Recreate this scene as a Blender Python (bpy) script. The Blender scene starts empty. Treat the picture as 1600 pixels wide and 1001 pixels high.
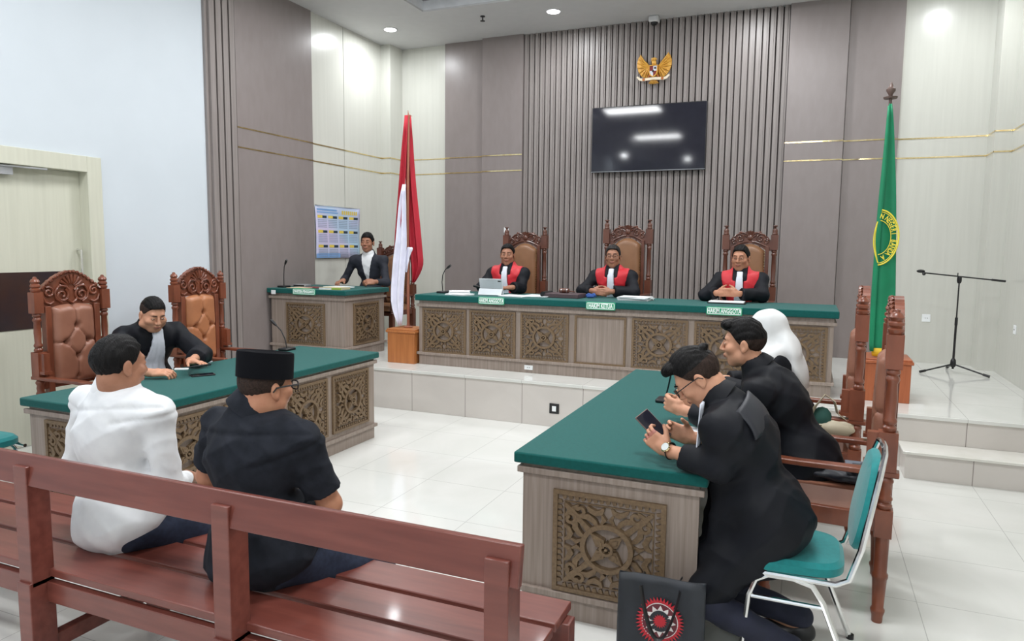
import bpy, bmesh, math, random
import numpy as np
from mathutils import Vector, Matrix
random.seed(7)
SC = bpy.context.scene
COL = SC.collection
PI = math.pi

# ---------------------------------------------------------------- camera
CAMZ = 1.66
cam_data = bpy.data.cameras.new('camera')
cam = bpy.data.objects.new('camera', cam_data); COL.objects.link(cam)
cam_data.sensor_width = 36.0
cam_data.lens = 1106.9161 * 36.0 / 1600.0
cam_data.clip_start = 0.05
_R = (0.92215796, 0.38665377, 0.01111551)
_D = (0.04976703, -0.09009764, -0.99468872)
_F = (-0.38359866, 0.91781331, -0.10232687)
cam.matrix_world = Matrix(((_R[0], -_D[0], -_F[0], 0.0), (_R[1], -_D[1], -_F[1], 0.0), (_R[2], -_D[2], -_F[2], CAMZ), (0, 0, 0, 1)))
SC.camera = cam

# ---------------------------------------------------------------- exposure, world
SC.view_settings.view_transform = 'Standard'
SC.view_settings.look = 'None'
SC.view_settings.gamma = 1.0
SC.view_settings.use_curve_mapping = False
SC.view_settings.exposure = 0.0
world = bpy.data.worlds.new('world'); SC.world = world
world.use_nodes = True
world.node_tree.nodes['Background'].inputs[0].default_value = (0.8, 0.85, 0.9, 1)
world.node_tree.nodes['Background'].inputs[1].default_value = 0.3

# ---------------------------------------------------------------- room numbers
XL, XR, YB, YF, ZC = -5.73, 1.85, 9.1, -6.0, 4.47
SZ = 0.42          # stage height
SY = 6.13          # stage front

# ---------------------------------------------------------------- ceiling lamps' light
def area(name, loc, sx, sy, watts, color=(1, 1, 1), spread=PI):
    l = bpy.data.lights.new(name, 'AREA'); l.shape = 'RECTANGLE'; l.size = sx; l.size_y = sy
    l.energy = watts; l.color = color; l.spread = spread
    o = bpy.data.objects.new(name, l); COL.objects.link(o); o.location = loc
    return o
LED_SPOTS = [(-3.6, 2.8), (-0.35, 2.8), (-3.8, -0.9), (-0.35, -0.9), (-3.6, 5.9), (-0.35, 5.9), (-0.35, -4.2)]
LED_POWER = 67.0
for _x, _y in LED_SPOTS:
    area('led_panel_light', (_x, _y, ZC + 0.085), 1.15, 0.55, LED_POWER, (0.97, 0.985, 1.0))
DOWN_SPOTS = [(-5.19, 8.2), (-2.97, 8.28), (-0.75, 8.28), (1.25, 8.2), (-3.65, -4.8), (-5.3, -3.4), (1.2, -4.6)]
for _x, _y in DOWN_SPOTS:
    area('downlight_light', (_x, _y, ZC - 0.03), 0.14, 0.14, 20.0, (0.95, 0.98, 1.0))

# ---------------------------------------------------------------- materials
def srgb(c):
    return tuple(((v / 255.0) / 12.92 if v / 255.0 <= 0.04045 else ((v / 255.0 + 0.055) / 1.055) ** 2.4) for v in c) + (1.0,)
MATS = {}
def mat(name, col, rough=0.5, metal=0.0, col2=None, scale=(8, 8, 8), detail=3.0, bump=0.0, bscale=None, emit=0.0, spec=0.5, coat=0.0, contrast=(0.35, 0.65), sheen=0.0):
    if name in MATS: return MATS[name]
    m = bpy.data.materials.new(name); m.use_nodes = True
    nt = m.node_tree; b = nt.nodes['Principled BSDF']
    b.inputs['Base Color'].default_value = srgb(col)
    b.inputs['Roughness'].default_value = rough
    b.inputs['Metallic'].default_value = metal
    b.inputs['Specular IOR Level'].default_value = spec
    if coat: b.inputs['Coat Weight'].default_value = coat; b.inputs['Coat Roughness'].default_value = 0.08
    if sheen: b.inputs['Sheen Weight'].default_value = sheen
    if emit:
        b.inputs['Emission Color'].default_value = srgb(col); b.inputs['Emission Strength'].default_value = emit
    tc = nt.nodes.new('ShaderNodeTexCoord'); mp = nt.nodes.new('ShaderNodeMapping'); mp.inputs['Scale'].default_value = scale
    no = nt.nodes.new('ShaderNodeTexNoise'); no.inputs['Detail'].default_value = detail; no.inputs['Scale'].default_value = 1.0
    nt.links.new(tc.outputs['Object'], mp.inputs['Vector']); nt.links.new(mp.outputs['Vector'], no.inputs['Vector'])
    c2 = col2 if col2 else tuple(min(255, v * 1.05 + 1) for v in col)
    rp = nt.nodes.new('ShaderNodeValToRGB'); rp.color_ramp.elements[0].position = contrast[0]; rp.color_ramp.elements[1].position = contrast[1]
    rp.color_ramp.elements[0].color = srgb(col); rp.color_ramp.elements[1].color = srgb(c2)
    nt.links.new(no.outputs['Fac'], rp.inputs['Fac']); nt.links.new(rp.outputs['Color'], b.inputs['Base Color'])
    if bump:
        bp = nt.nodes.new('ShaderNodeBump'); bp.inputs['Strength'].default_value = bump; bp.inputs['Distance'].default_value = 0.01
        if bscale:
            mp2 = nt.nodes.new('ShaderNodeMapping'); mp2.inputs['Scale'].default_value = bscale
            n2 = nt.nodes.new('ShaderNodeTexNoise'); n2.inputs['Scale'].default_value = 1.0; n2.inputs['Detail'].default_value = 3
            nt.links.new(tc.outputs['Object'], mp2.inputs['Vector']); nt.links.new(mp2.outputs['Vector'], n2.inputs['Vector'])
            nt.links.new(n2.outputs['Fac'], bp.inputs['Height'])
        else:
            nt.links.new(no.outputs['Fac'], bp.inputs['Height'])
        nt.links.new(bp.outputs['Normal'], b.inputs['Normal'])
    MATS[name] = m
    return m
def tile_mat(name, c1, c2, grout, size, off, rough, gw=0.003, plane='xy'):
    m = bpy.data.materials.new(name); m.use_nodes = True; nt = m.node_tree; b = nt.nodes['Principled BSDF']
    b.inputs['Roughness'].default_value = rough; b.inputs['Specular IOR Level'].default_value = 0.6
    geo = nt.nodes.new('ShaderNodeNewGeometry'); sep = nt.nodes.new('ShaderNodeSeparateXYZ'); nt.links.new(geo.outputs['Position'], sep.inputs[0])
    def M(op, a, bb=None):
        n = nt.nodes.new('ShaderNodeMath'); n.operation = op
        for i, v in enumerate((a, bb)):
            if v is None: continue
            if isinstance(v, (int, float)): n.inputs[i].default_value = v
            else: nt.links.new(v, n.inputs[i])
        return n.outputs[0]
    lines = []
    for ax, o in zip(plane, off):
        s = sep.outputs['xyz'.index(ax)]
        f = M('FRACT', M('DIVIDE', M('ADD', s, 60.0 * size - o), size))
        e = M('MINIMUM', f, M('SUBTRACT', 1.0, f))
        lines.append(M('LESS_THAN', e, gw / size))
    g = lines[0] if len(lines) == 1 else M('MAXIMUM', lines[0], lines[1])
    no = nt.nodes.new('ShaderNodeTexNoise'); no.inputs['Scale'].default_value = 1.3; no.inputs['Detail'].default_value = 6; no.inputs['Distortion'].default_value = 1.2
    nt.links.new(geo.outputs['Position'], no.inputs['Vector'])
    rp = nt.nodes.new('ShaderNodeValToRGB'); rp.color_ramp.elements[0].color = srgb(c1); rp.color_ramp.elements[1].color = srgb(c2)
    rp.color_ramp.elements[0].position = .35; rp.color_ramp.elements[1].position = .65
    nt.links.new(no.outputs['Fac'], rp.inputs['Fac'])
    mx = nt.nodes.new('ShaderNodeMixRGB'); mx.inputs['Color2'].default_value = srgb(grout)
    nt.links.new(g, mx.inputs['Fac']); nt.links.new(rp.outputs['Color'], mx.inputs['Color1']); nt.links.new(mx.outputs['Color'], b.inputs['Base Color'])
    return m

M_floor = tile_mat('polished_floor_tile', (214, 215, 210), (223, 223, 219), (180, 181, 177), 0.6, (-1.85, 6.13), 0.085, 0.002)
M_riser = tile_mat('riser_tile', (204, 198, 192), (212, 206, 200), (140, 132, 126), 0.6, (-1.85,), 0.22, 0.003, 'x')
M_nosing = mat('stage_nosing', (216, 214, 206), 0.12, col2=(222, 220, 214))
M_white = mat('white_paint', (204, 212, 219), 0.6, col2=(207, 215, 222), scale=(2, 2, 2))
M_ceil = mat('ceiling_paint', (205, 205, 206), 0.7, col2=(208, 208, 209))
M_cream = mat('cream_laminate', (207, 207, 199), 0.26, col2=(203, 203, 195), scale=(26, 26, 1.2), detail=6)
M_taupe = mat('taupe_laminate', (137, 128, 126), 0.33, col2=(133, 124, 122), scale=(14, 14, 5), detail=4)
M_slat = mat('taupe_slat', (146, 138, 135), 0.4, col2=(132, 124, 121), scale=(90, 90, 1.5), detail=4)
M_slatgap = mat('slat_gap', (84, 77, 75), 0.8)
M_gold = mat('brass_strip', (232, 214, 166), 0.08, metal=1.0, col2=(214, 190, 136), scale=(30, 30, 2))
M_desk = mat('greige_wood_laminate', (158, 144, 134), 0.5, col2=(139, 125, 115), scale=(70, 70, 2.2), detail=5)
M_carve = mat('carved_olive_wood', (124, 102, 76), 0.5, col2=(106, 86, 64), scale=(20, 20, 20))
M_green = mat('green_baize', (5, 80, 76), 0.88, col2=(7, 86, 82), scale=(60, 60, 60), bump=0.15, bscale=(700, 700, 700), spec=0.25, sheen=0.12)
M_wood = mat('carved_chair_wood', (132, 74, 52), 0.34, col2=(108, 58, 40), scale=(12, 12, 5), detail=4, coat=0.15)
M_wood2 = mat('dark_chair_wood', (104, 62, 46), 0.36, col2=(84, 48, 36), scale=(12, 12, 5), detail=4, coat=0.2)
M_leather = mat('brown_leather', (152, 104, 84), 0.38, col2=(142, 95, 76), scale=(9, 9, 9), bump=0.1, bscale=(260, 260, 260))
M_leather2 = mat('tan_leather', (178, 118, 80), 0.36, col2=(166, 108, 73), scale=(9, 9, 9), bump=0.1, bscale=(260, 260, 260))
M_leather3 = mat('judge_leather', (142, 102, 72), 0.4, col2=(132, 94, 66), scale=(9, 9, 9), bump=0.1, bscale=(260, 260, 260))
M_pew = mat('red_brown_varnish', (118, 64, 54), 0.34, col2=(102, 52, 44), scale=(3, 30, 30), detail=5, coat=0.1)
M_orange = mat('orange_plywood', (186, 118, 66), 0.4, col2=(170, 104, 56), scale=(40, 40, 2.5), detail=4)
M_chrome = mat('chrome', (225, 225, 225), 0.12, metal=1.0)
M_teal = mat('teal_upholstery', (0, 128, 128), 0.75, col2=(0, 120, 121), scale=(50, 50, 50), sheen=0.2, bump=0.1, bscale=(600, 600, 600))
M_black = mat('black_plastic', (22, 22, 24), 0.4)
M_blackm = mat('black_metal', (24, 24, 26), 0.35)
M_screen = mat('tv_glass', (34, 34, 43), 0.06, spec=0.5)
M_paper = mat('white_paper', (232, 235, 236), 0.7)
M_skin = mat('skin', (184, 132, 104), 0.5, col2=(172, 118, 92), scale=(22, 22, 22), spec=0.35)
M_skin2 = mat('skin_fair', (204, 152, 124), 0.5, col2=(194, 140, 112), scale=(22, 22, 22), spec=0.35)
M_skin3 = mat('skin_dark', (166, 118, 94), 0.5, col2=(154, 107, 84), scale=(22, 22, 22), spec=0.35)
M_lip = mat('lips', (158, 98, 84), 0.45)
M_hair = mat('black_hair', (15, 13, 13), 0.5, col2=(9, 8, 9), scale=(60, 60, 60), bump=0.5, bscale=(60, 260, 60), spec=0.18)
M_fade = mat('cropped_hair', (58, 44, 38), 0.75, col2=(38, 30, 27), scale=(160, 160, 160), spec=0.2)
M_greyhair = mat('greying_hair', (50, 46, 45), 0.6, col2=(24, 22, 22), scale=(60, 60, 60), spec=0.25)
M_eye = mat('eye_white', (176, 160, 150), 0.35)
M_iris = mat('eye_dark', (30, 20, 16), 0.2)
M_robe = mat('black_robe', (20, 22, 29), 0.62, col2=(14, 16, 22), scale=(5, 5, 5), spec=0.22)
M_robe2 = mat('black_satin_robe', (40, 42, 49), 0.5, col2=(32, 34, 41), scale=(5, 5, 5), spec=0.4)
M_red = mat('red_robe_panel', (200, 28, 42), 0.5, col2=(190, 24, 38), scale=(5, 5, 5), sheen=0.15)
M_bib = mat('white_bib', (222, 226, 236), 0.7, col2=(214, 219, 230), scale=(10, 10, 10))
M_shirt = mat('white_shirt', (226, 228, 230), 0.8, col2=(220, 222, 225), scale=(20, 20, 20))
M_bshirt = mat('black_shirt', (36, 39, 47), 0.85, col2=(26, 29, 36), scale=(20, 20, 20), spec=0.2)
M_jeans = mat('dark_denim', (34, 44, 66), 0.85, col2=(26, 34, 54), scale=(60, 60, 60))
M_navy = mat('navy_trousers', (33, 36, 56), 0.8, col2=(28, 31, 48), scale=(20, 20, 20))
M_suit = mat('navy_suit', (30, 34, 46), 0.75, col2=(25, 29, 40), scale=(20, 20, 20))
M_velvet = mat('black_velvet', (10, 11, 16), 0.9, spec=0.15)
M_hijab = mat('white_hijab', (226, 228, 228), 0.75, col2=(220, 222, 222), scale=(8, 8, 8))
M_sign = mat('sign_green', (46, 158, 116), 0.4)
M_signw = mat('sign_white', (236, 250, 244), 0.4)

# ---------------------------------------------------------------- mesh builder
class MB:
    def __init__(s): s.v = []; s.f = []; s.mi = []; s.cur = 0
    def add(s, vs, fs, M=None):
        b = len(s.v)
        if M is not None: vs = [M @ Vector(p) for p in vs]
        s.v += [tuple(p) for p in vs]; s.f += [tuple(i + b for i in f) for f in fs]; s.mi += [s.cur] * len(fs)
        return s
    def box(s, lo, hi, M=None):
        x0, y0, z0 = lo; x1, y1, z1 = hi
        vs = [(x0, y0, z0), (x1, y0, z0), (x1, y1, z0), (x0, y1, z0), (x0, y0, z1), (x1, y0, z1), (x1, y1, z1), (x0, y1, z1)]
        return s.add(vs, [(0, 3, 2, 1), (4, 5, 6, 7), (0, 1, 5, 4), (1, 2, 6, 5), (2, 3, 7, 6), (3, 0, 4, 7)], M)
    def beam(s, a, b, w, h, up=(0, 0, 1)):
        a = Vector(a); b = Vector(b); d = (b - a).normalized(); u = Vector(up); r = d.cross(u)
        if r.length < 1e-4: r = d.cross(Vector((1, 0, 0)))
        r.normalize(); u = r.cross(d).normalized()
        M = Matrix((r, d, u)).transposed().to_4x4(); M.translation = a
        return s.box((-w / 2, 0, -h / 2), (w / 2, (b - a).length, h / 2), M)
    def lathe(s, prof, c=(0, 0, 0), n=16, M=None, cap=True):
        vs = []; fs = []
        for r, z in prof:
            for k in range(n):
                a = 2 * PI * k / n; vs.append((c[0] + r * math.cos(a), c[1] + r * math.sin(a), c[2] + z))
        for i in range(len(prof) - 1):
            for k in range(n):
                k2 = (k + 1) % n; fs.append((i * n + k, i * n + k2, (i + 1) * n + k2, (i + 1) * n + k))
        if cap: fs.append(tuple(reversed(range(n)))); fs.append(tuple(range((len(prof) - 1) * n, len(prof) * n)))
        return s.add(vs, fs, M)
    def tube(s, pts, r, n=10, closed=False, flat=1.0):
        pts = [Vector(p) for p in pts]; N = len(pts); rr = r if hasattr(r, '__len__') else [r] * N
        vs = []; fs = []; prev = None
        for i in range(N):
            if closed: t = pts[(i + 1) % N] - pts[i - 1]
            else: t = pts[min(i + 1, N - 1)] - pts[max(i - 1, 0)]
            t.normalize()
            if prev is None:
                u = t.cross(Vector((0, 0, 1)))
                if u.length < 1e-3: u = t.cross(Vector((0, 1, 0)))
            else: u = prev - t * prev.dot(t)
            u.normalize(); prev = u; w = t.cross(u)
            for k in range(n):
                a = 2 * PI * k / n; vs.append(pts[i] + (u * math.cos(a) + w * math.sin(a) * flat) * rr[i])
        for i in range(N if closed else N - 1):
            j = (i + 1) % N
            for k in range(n):
                k2 = (k + 1) % n; fs.append((i * n + k, i * n + k2, j * n + k2, j * n + k))
        if not closed: fs.append(tuple(reversed(range(n)))); fs.append(tuple(range((N - 1) * n, N * n)))
        return s.add(vs, fs)
    def prism(s, poly, t0, t1, M=None, plane='xz'):
        # polygon in a plane, thickness along the third axis; concave handled with a tessellated fan from bmesh later
        n = len(poly)
        def P(a, b, t): return (a, t, b) if plane == 'xz' else ((a, b, t) if plane == 'xy' else (t, a, b))
        vs = [P(a, b, t0) for a, b in poly] + [P(a, b, t1) for a, b in poly]
        fs = [tuple(range(n)), tuple(reversed(range(n, 2 * n)))] + [(i, i + n, (i + 1) % n + n, (i + 1) % n) for i in range(n)]
        return s.add(vs, fs, M)
    def ribbon(s, pts, w, t0, t1, M=None, closed=False):
        # flat band along a 2D path in the xz plane, extruded y from t0 to t1
        N = len(pts); ww = w if hasattr(w, '__len__') else [w] * N
        L = []; R = []
        for i in range(N):
            a = pts[(i - 1) % N] if (closed or i > 0) else pts[0]; b = pts[(i + 1) % N] if (closed or i < N - 1) else pts[-1]
            dx, dz = b[0] - a[0], b[1] - a[1]; l = math.hypot(dx, dz) or 1; nx, nz = -dz / l, dx / l
            L.append((pts[i][0] + nx * ww[i] / 2, pts[i][1] + nz * ww[i] / 2)); R.append((pts[i][0] - nx * ww[i] / 2, pts[i][1] - nz * ww[i] / 2))
        vs = []
        for i in range(N): vs += [(L[i][0], t0, L[i][1]), (R[i][0], t0, R[i][1]), (L[i][0], t1, L[i][1]), (R[i][0], t1, R[i][1])]
        fs = []
        for i in range(N if closed else N - 1):
            a = 4 * i; b = 4 * ((i + 1) % N)
            fs += [(a, a + 1, b + 1, b), (a + 2, b + 2, b + 3, a + 3), (a, b, b + 2, a + 2), (a + 1, a + 3, b + 3, b + 1)]
        if not closed: fs += [(0, 2, 3, 1), (4 * N - 4, 4 * N - 3, 4 * N - 1, 4 * N - 2)]
        return s.add(vs, fs, M)
    def grid(s, fn, nu, nv, M=None, flip=False):
        vs = [fn(i / (nu - 1), j / (nv - 1)) for j in range(nv) for i in range(nu)]
        fs = []
        for j in range(nv - 1):
            for i in range(nu - 1):
                q = (j * nu + i, j * nu + i + 1, (j + 1) * nu + i + 1, (j + 1) * nu + i); fs.append(q[::-1] if flip else q)
        return s.add(vs, fs, M)
    def ball(s, c, r, n=12, M=None):
        if not hasattr(r, '__len__'): r = (r, r, r)
        vs = []; fs = []; m = n // 2
        for i in range(1, m):
            t = PI * i / m
            for k in range(n):
                a = 2 * PI * k / n; vs.append((c[0] + r[0] * math.sin(t) * math.cos(a), c[1] + r[1] * math.sin(t) * math.sin(a), c[2] + r[2] * math.cos(t)))
        top = len(vs); vs.append((c[0], c[1], c[2] + r[2])); vs.append((c[0], c[1], c[2] - r[2]))
        for i in range(m - 2):
            for k in range(n): fs.append((i * n + k, (i + 1) * n + k, (i + 1) * n + (k + 1) % n, i * n + (k + 1) % n))
        for k in range(n): fs.append((top, k, (k + 1) % n)); fs.append((top + 1, (m - 2) * n + (k + 1) % n, (m - 2) * n + k))
        return s.add(vs, fs, M)
    def mesh(s, name, mats, smooth=True, recalc=True):
        me = bpy.data.meshes.new(name); me.from_pydata(s.v, [], s.f)
        mats = mats if isinstance(mats, (list, tuple)) else [mats]
        for m in mats: me.materials.append(m)
        me.polygons.foreach_set('material_index', s.mi)
        if recalc:
            bm = bmesh.new(); bm.from_mesh(me); bmesh.ops.recalc_face_normals(bm, faces=bm.faces); bm.to_mesh(me); bm.free()
        if smooth:
            me.polygons.foreach_set('use_smooth', [True] * len(me.polygons))
            try: me.set_sharp_from_angle(angle=math.radians(38))
            except Exception: pass
        me.update()
        return me
    def build(s, name, mats, parent=None, smooth=True, bevel=0.0, kind=None, loc=None, recalc=True):
        o = bpy.data.objects.new(name, s.mesh(name, mats, smooth, recalc)); COL.objects.link(o)
        if parent is not None: o.parent = parent
        if bevel:
            b = o.modifiers.new('bevel', 'BEVEL'); b.width = bevel; b.segments = 2; b.limit_method = 'ANGLE'; b.angle_limit = math.radians(40)
        if kind: o['kind'] = kind
        if loc: o.location = loc
        return o
def link(name, me, parent=None, loc=None, rz=0, scale=None):
    o = bpy.data.objects.new(name, me); COL.objects.link(o)
    if parent is not None: o.parent = parent
    if loc is not None: o.location = loc
    o.rotation_euler = (0, 0, rz)
    if scale: o.scale = scale
    return o
def thing(name, label, cat, loc=(0, 0, 0), rz=0, group=None):
    o = bpy.data.objects.new(name, None); COL.objects.link(o); o.empty_display_size = .1
    o.location = loc; o.rotation_euler = (0, 0, rz); o['label'] = label; o['category'] = cat
    if group: o['group'] = group
    return o
def tag(o, label, cat, group=None):
    o['label'] = label; o['category'] = cat
    if group: o['group'] = group
    return o
def dup(root, loc, rz, label, group=None):
    r = root.copy(); COL.objects.link(r); r.location = loc; r.rotation_euler = (0, 0, rz); r['label'] = label
    if group: r['group'] = group
    for ch in list(root.children):
        c = ch.copy(); COL.objects.link(c); c.parent = r
        for g in list(ch.children):
            d = g.copy(); COL.objects.link(d); d.parent = c
    return r
def text_mb(s, size, M, mb=None, extrude=0.002, bold=0.0, align='CENTER'):
    cu = bpy.data.curves.new('lettering', 'FONT'); cu.body = s; cu.size = size; cu.extrude = extrude; cu.offset = bold
    cu.align_x = align; cu.align_y = 'CENTER'; cu.resolution_u = 3
    o = bpy.data.objects.new('lettering', cu); COL.objects.link(o)
    dg = bpy.context.evaluated_depsgraph_get(); dg.update()
    me = bpy.data.meshes.new_from_object(o.evaluated_get(dg))
    mb = mb or MB()
    mb.add([v.co.copy() for v in me.vertices], [tuple(p.vertices) for p in me.polygons], M)
    bpy.data.objects.remove(o); bpy.data.curves.remove(cu); bpy.data.meshes.remove(me)
    return mb
def basis(o, x, y, z):
    M = Matrix((Vector(x), Vector(y), Vector(z))).transposed().to_4x4(); M.translation = Vector(o); return M
# ================================================================ the setting
def struct(mb, name, m, **k): return mb.build(name, m, kind='structure', smooth=False, **k)
struct(MB().box((XL - .1, YF - .1, -.1), (XR + .1, YB + .1, 0)), 'floor', M_floor)
# left wall with the door opening
DY0, DY1, DZ = 3.05, 4.26, 2.27
w = MB(); w.box((XL - .2, YF, 0), (XL, DY0, ZC)); w.box((XL - .2, DY1, 0), (XL, YB + .1, ZC)); w.box((XL - .2, DY0, DZ), (XL, DY1, ZC))
struct(w, 'wall_left', M_white)
struct(MB().box((XR, YF, 0), (XR + .15, YB + .1, ZC)), 'wall_right', M_cream)
struct(MB().box((XL, YB, 0), (XR, YB + .15, ZC)), 'wall_back', M_cream)
struct(MB().box((XL, YF - .15, 0), (XR, YF, ZC)), 'wall_front', M_white)
# ceiling with a shallow tray
TX0, TY1, TX1, TY0, TH = -4.45, 7.76, .55, -5.2, .13
c = MB(); c.box((XL - .1, YF, ZC), (TX0, YB + .1, ZC + .02)); c.box((TX1, YF, ZC), (XR + .1, YB + .1, ZC + .02))
c.box((TX0, TY1, ZC), (TX1, YB + .1, ZC + .02)); c.box((TX0, YF, ZC), (TX1, TY0, ZC + .02))
struct(c, 'ceiling', M_ceil)
t = MB(); t.box((TX0 - .01, TY0, ZC + .021), (TX0, TY1, ZC + TH)); t.box((TX1, TY0, ZC + .021), (TX1 + .01, TY1, ZC + TH))
t.box((TX0, TY1, ZC + .021), (TX1, TY1 + .01, ZC + TH)); t.box((TX0, TY0 - .01, ZC + .021), (TX1, TY0, ZC + TH))
struct(t, 'trim_1', mat('tray_edge', (224, 226, 230), 0.6))
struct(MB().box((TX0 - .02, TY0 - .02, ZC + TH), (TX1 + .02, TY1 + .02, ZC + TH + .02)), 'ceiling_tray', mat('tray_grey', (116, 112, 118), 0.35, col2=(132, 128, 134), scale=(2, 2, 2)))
# stage
s = MB(); s.box((XL, SY, 0), (XR, YB, SZ - .03)); struct(s, 'stage_riser', M_riser)
struct(MB().box((XL, SY - .02, SZ - .03), (XR, YB, SZ)), 'stage_floor', M_floor, bevel=.004)
struct(MB().box((.72, 5.82, 0), (XR, SY, .185)), 'step_riser', M_riser)
struct(MB().box((.70, 5.80, .185), (XR, SY, .205)), 'step_tread', M_nosing, bevel=.003)
# back wall cladding: taupe panels, slats between
def panel(x0, x1, y, name): struct(MB().box((x0, y, SZ), (x1, YB, ZC)), name, M_taupe, bevel=.002)
panel(-4.84, -4.242, 9.05, 'wall_panel_1'); panel(-4.236, -3.64, 8.99, 'wall_panel_2')
panel(-.34, .28, 8.99, 'wall_panel_3'); panel(.286, .835, 9.05, 'wall_panel_4')
struct(MB().box((-3.64, 9.085, SZ), (-.34, YB, ZC)), 'slat_backing', M_slatgap)
sl = MB(); n = 44; pitch = 3.30 / n
for i in range(n):
    x = -3.64 + i * pitch; sl.box((x + .009, 9.035, SZ), (x + pitch - .009, 9.086, ZC)); sl.box((x + .009, 9.024, SZ), (x + pitch * .6, 9.036, ZC))
struct(sl, 'wall_slats', M_slat)
# left wall cladding
sl = MB(); sl.box((XL, 5.60, SZ if False else 0), (XL + .012, 5.97, ZC))
struct(sl, 'slat_backing_left', M_slatgap)
sl = MB()
for i in range(4):
    y = 5.61 + i * .09; sl.box((XL, y, 0), (XL + .06, y + .068, ZC))
sl.box((XL, 5.575, 0), (XL + .03, 5.61, ZC))
struct(sl, 'wall_slats_left', M_slat)
struct(MB().box((XL, 5.98, 0), (XL + .035, 7.23, ZC)), 'wall_panel_5', M_taupe, bevel=.002)
l = MB(); l.box((XL, 7.23, SZ), (XL + .012, 7.895, ZC)); l.box((XL, 7.905, SZ), (XL + .012, 9.1, ZC)); struct(l, 'wall_panel_6', M_cream)
struct(MB().box((XL, 7.895, SZ), (XL + .006, 7.905, ZC)), 'trim_2', mat('panel_joint', (96, 92, 84), 0.6))
struct(MB().box((XR - .006, 7.6, SZ), (XR - .001, 7.612, ZC)), 'trim_9', MATS['panel_joint'])
# corner pillars
struct(MB().box((XL, 8.78, SZ), (XL + .165, YB, ZC)), 'pillar_left', M_cream)
struct(MB().box((XR - .16, 8.78, SZ), (XR, YB, ZC)), 'pillar_right', M_cream)
# brass strips, two bands all round
for k, z in enumerate((2.90, 2.69)):
    g = MB(); h = .015
    g.box((XL + .035, 5.98, z), (XL + .038, 7.23, z + h)); g.box((XL + .012, 7.23, z), (XL + .016, 8.78, z + h))
    g.box((XL + .012, 8.776, z), (XL + .168, 8.78, z + h)); g.box((XL + .165, 8.776, z), (XL + .169, 9.1, z + h))
    g.box((XL + .169, 9.096, z), (-4.84, YB, z + h)); g.box((-4.84, 9.046, z), (-4.236, 9.05, z + h)); g.box((-4.236, 8.986, z), (-3.64, 8.99, z + h))
    g.box((-.34, 8.986, z), (.283, 8.99, z + h)); g.box((.283, 9.046, z), (.835, 9.05, z + h)); g.box((.835, 9.096, z), (XR - .16, YB, z + h))
    g.box((XR - .164, 8.776, z), (XR - .16, 9.1, z + h)); g.box((XR - .164, 8.776, z), (XR, 8.78, z + h)); g.box((XR - .004, 5.0, z), (XR, 8.78, z + h))
    struct(g, 'trim_%d' % (3 + k), M_gold)
# door in the left wall
fr = MB(); fw = .12; q_ = .012
fr.box((XL - .17, DY0 - fw, 0), (XL + .025, DY0 + q_, DZ + fw)); fr.box((XL - .17, DY1 - q_, 0), (XL + .025, DY1 + fw, DZ + fw)); fr.box((XL - .17, DY0 + q_, DZ - q_), (XL + .025, DY1 - q_, DZ + fw))
M_door = mat('cream_door', (208, 208, 192), 0.5, col2=(202, 202, 186), scale=(30, 30, 1.5))
struct(fr, 'trim_5', M_door, bevel=.003)
door = struct(MB().box((XL - .13, DY0 + .013, .005), (XL - .085, DY1 - .013, DZ - .014)), 'door_1', M_door)
g = MB(); g.box((XL - .086, DY0 + .1, .96), (XL - .08, DY1 - .17, 1.42)); g.build('window_pane', mat('door_glass', (66, 44, 38), 0.12, col2=(50, 40, 44), scale=(1, 3, 3)), parent=door, kind='structure')
g = MB(); g.tube([(XL - .07, 4.19, 1.36), (XL - .02, 4.19, 1.36), (XL - .02, 4.19, 1.60), (XL - .07, 4.19, 1.60)], .011, 8)
g.build('door_handle', M_chrome, parent=door, kind='structure')
g = MB(); g.box((XL - .075, 3.42, 2.18), (XL - .02, 3.66, 2.24)); g.beam((XL - .03, 3.5, 2.245), (XL + .02, 3.9, 2.245), .025, .012)
g.build('door_closer', mat('grey_metal', (170, 172, 176), 0.35, metal=.6), parent=door, kind='structure')
# lamps in the ceiling
M_lamp = mat('lamp_glow', (255, 255, 255), 0.5, emit=6.0)
for i, (x, y) in enumerate(LED_SPOTS):
    rt = thing('ceiling_light', 'flat rectangular white light panel in the ceiling tray', 'ceiling light', (x, y, ZC + .09), group='light panels in the ceiling tray')
    f = MB(); f.box((-.62, -.32, .0), (.62, .32, .04)); f.build('lamp_housing', M_ceil, rt)
    f = MB(); f.box((-.58, -.28, -.003), (.58, .28, -.001)); f.build('diffuser', M_lamp, rt)
DL = {0: 'round recessed downlight in the ceiling above the clerk desk corner', 1: 'round recessed downlight above the slatted wall, left of the camera dome', 2: 'round recessed downlight above the slatted wall, right of the camera dome', 3: 'round recessed downlight above the black microphone stand'}
for i, (x, y) in enumerate(DOWN_SPOTS):
    rt = thing('downlight', DL.get(i, 'round recessed downlight near the rear of the room'), 'ceiling light', (x, y, ZC), group=None if i < 4 else 'rear downlights')
    f = MB(); f.lathe([(.095, 0), (.095, -.006), (.08, -.008), (.08, -.002)], n=24); f.build('rim', M_ceil, rt)
    f = MB(); f.lathe([(.075, -.012), (.078, -.004)], n=24); f.build('lens', M_lamp, rt)
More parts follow.
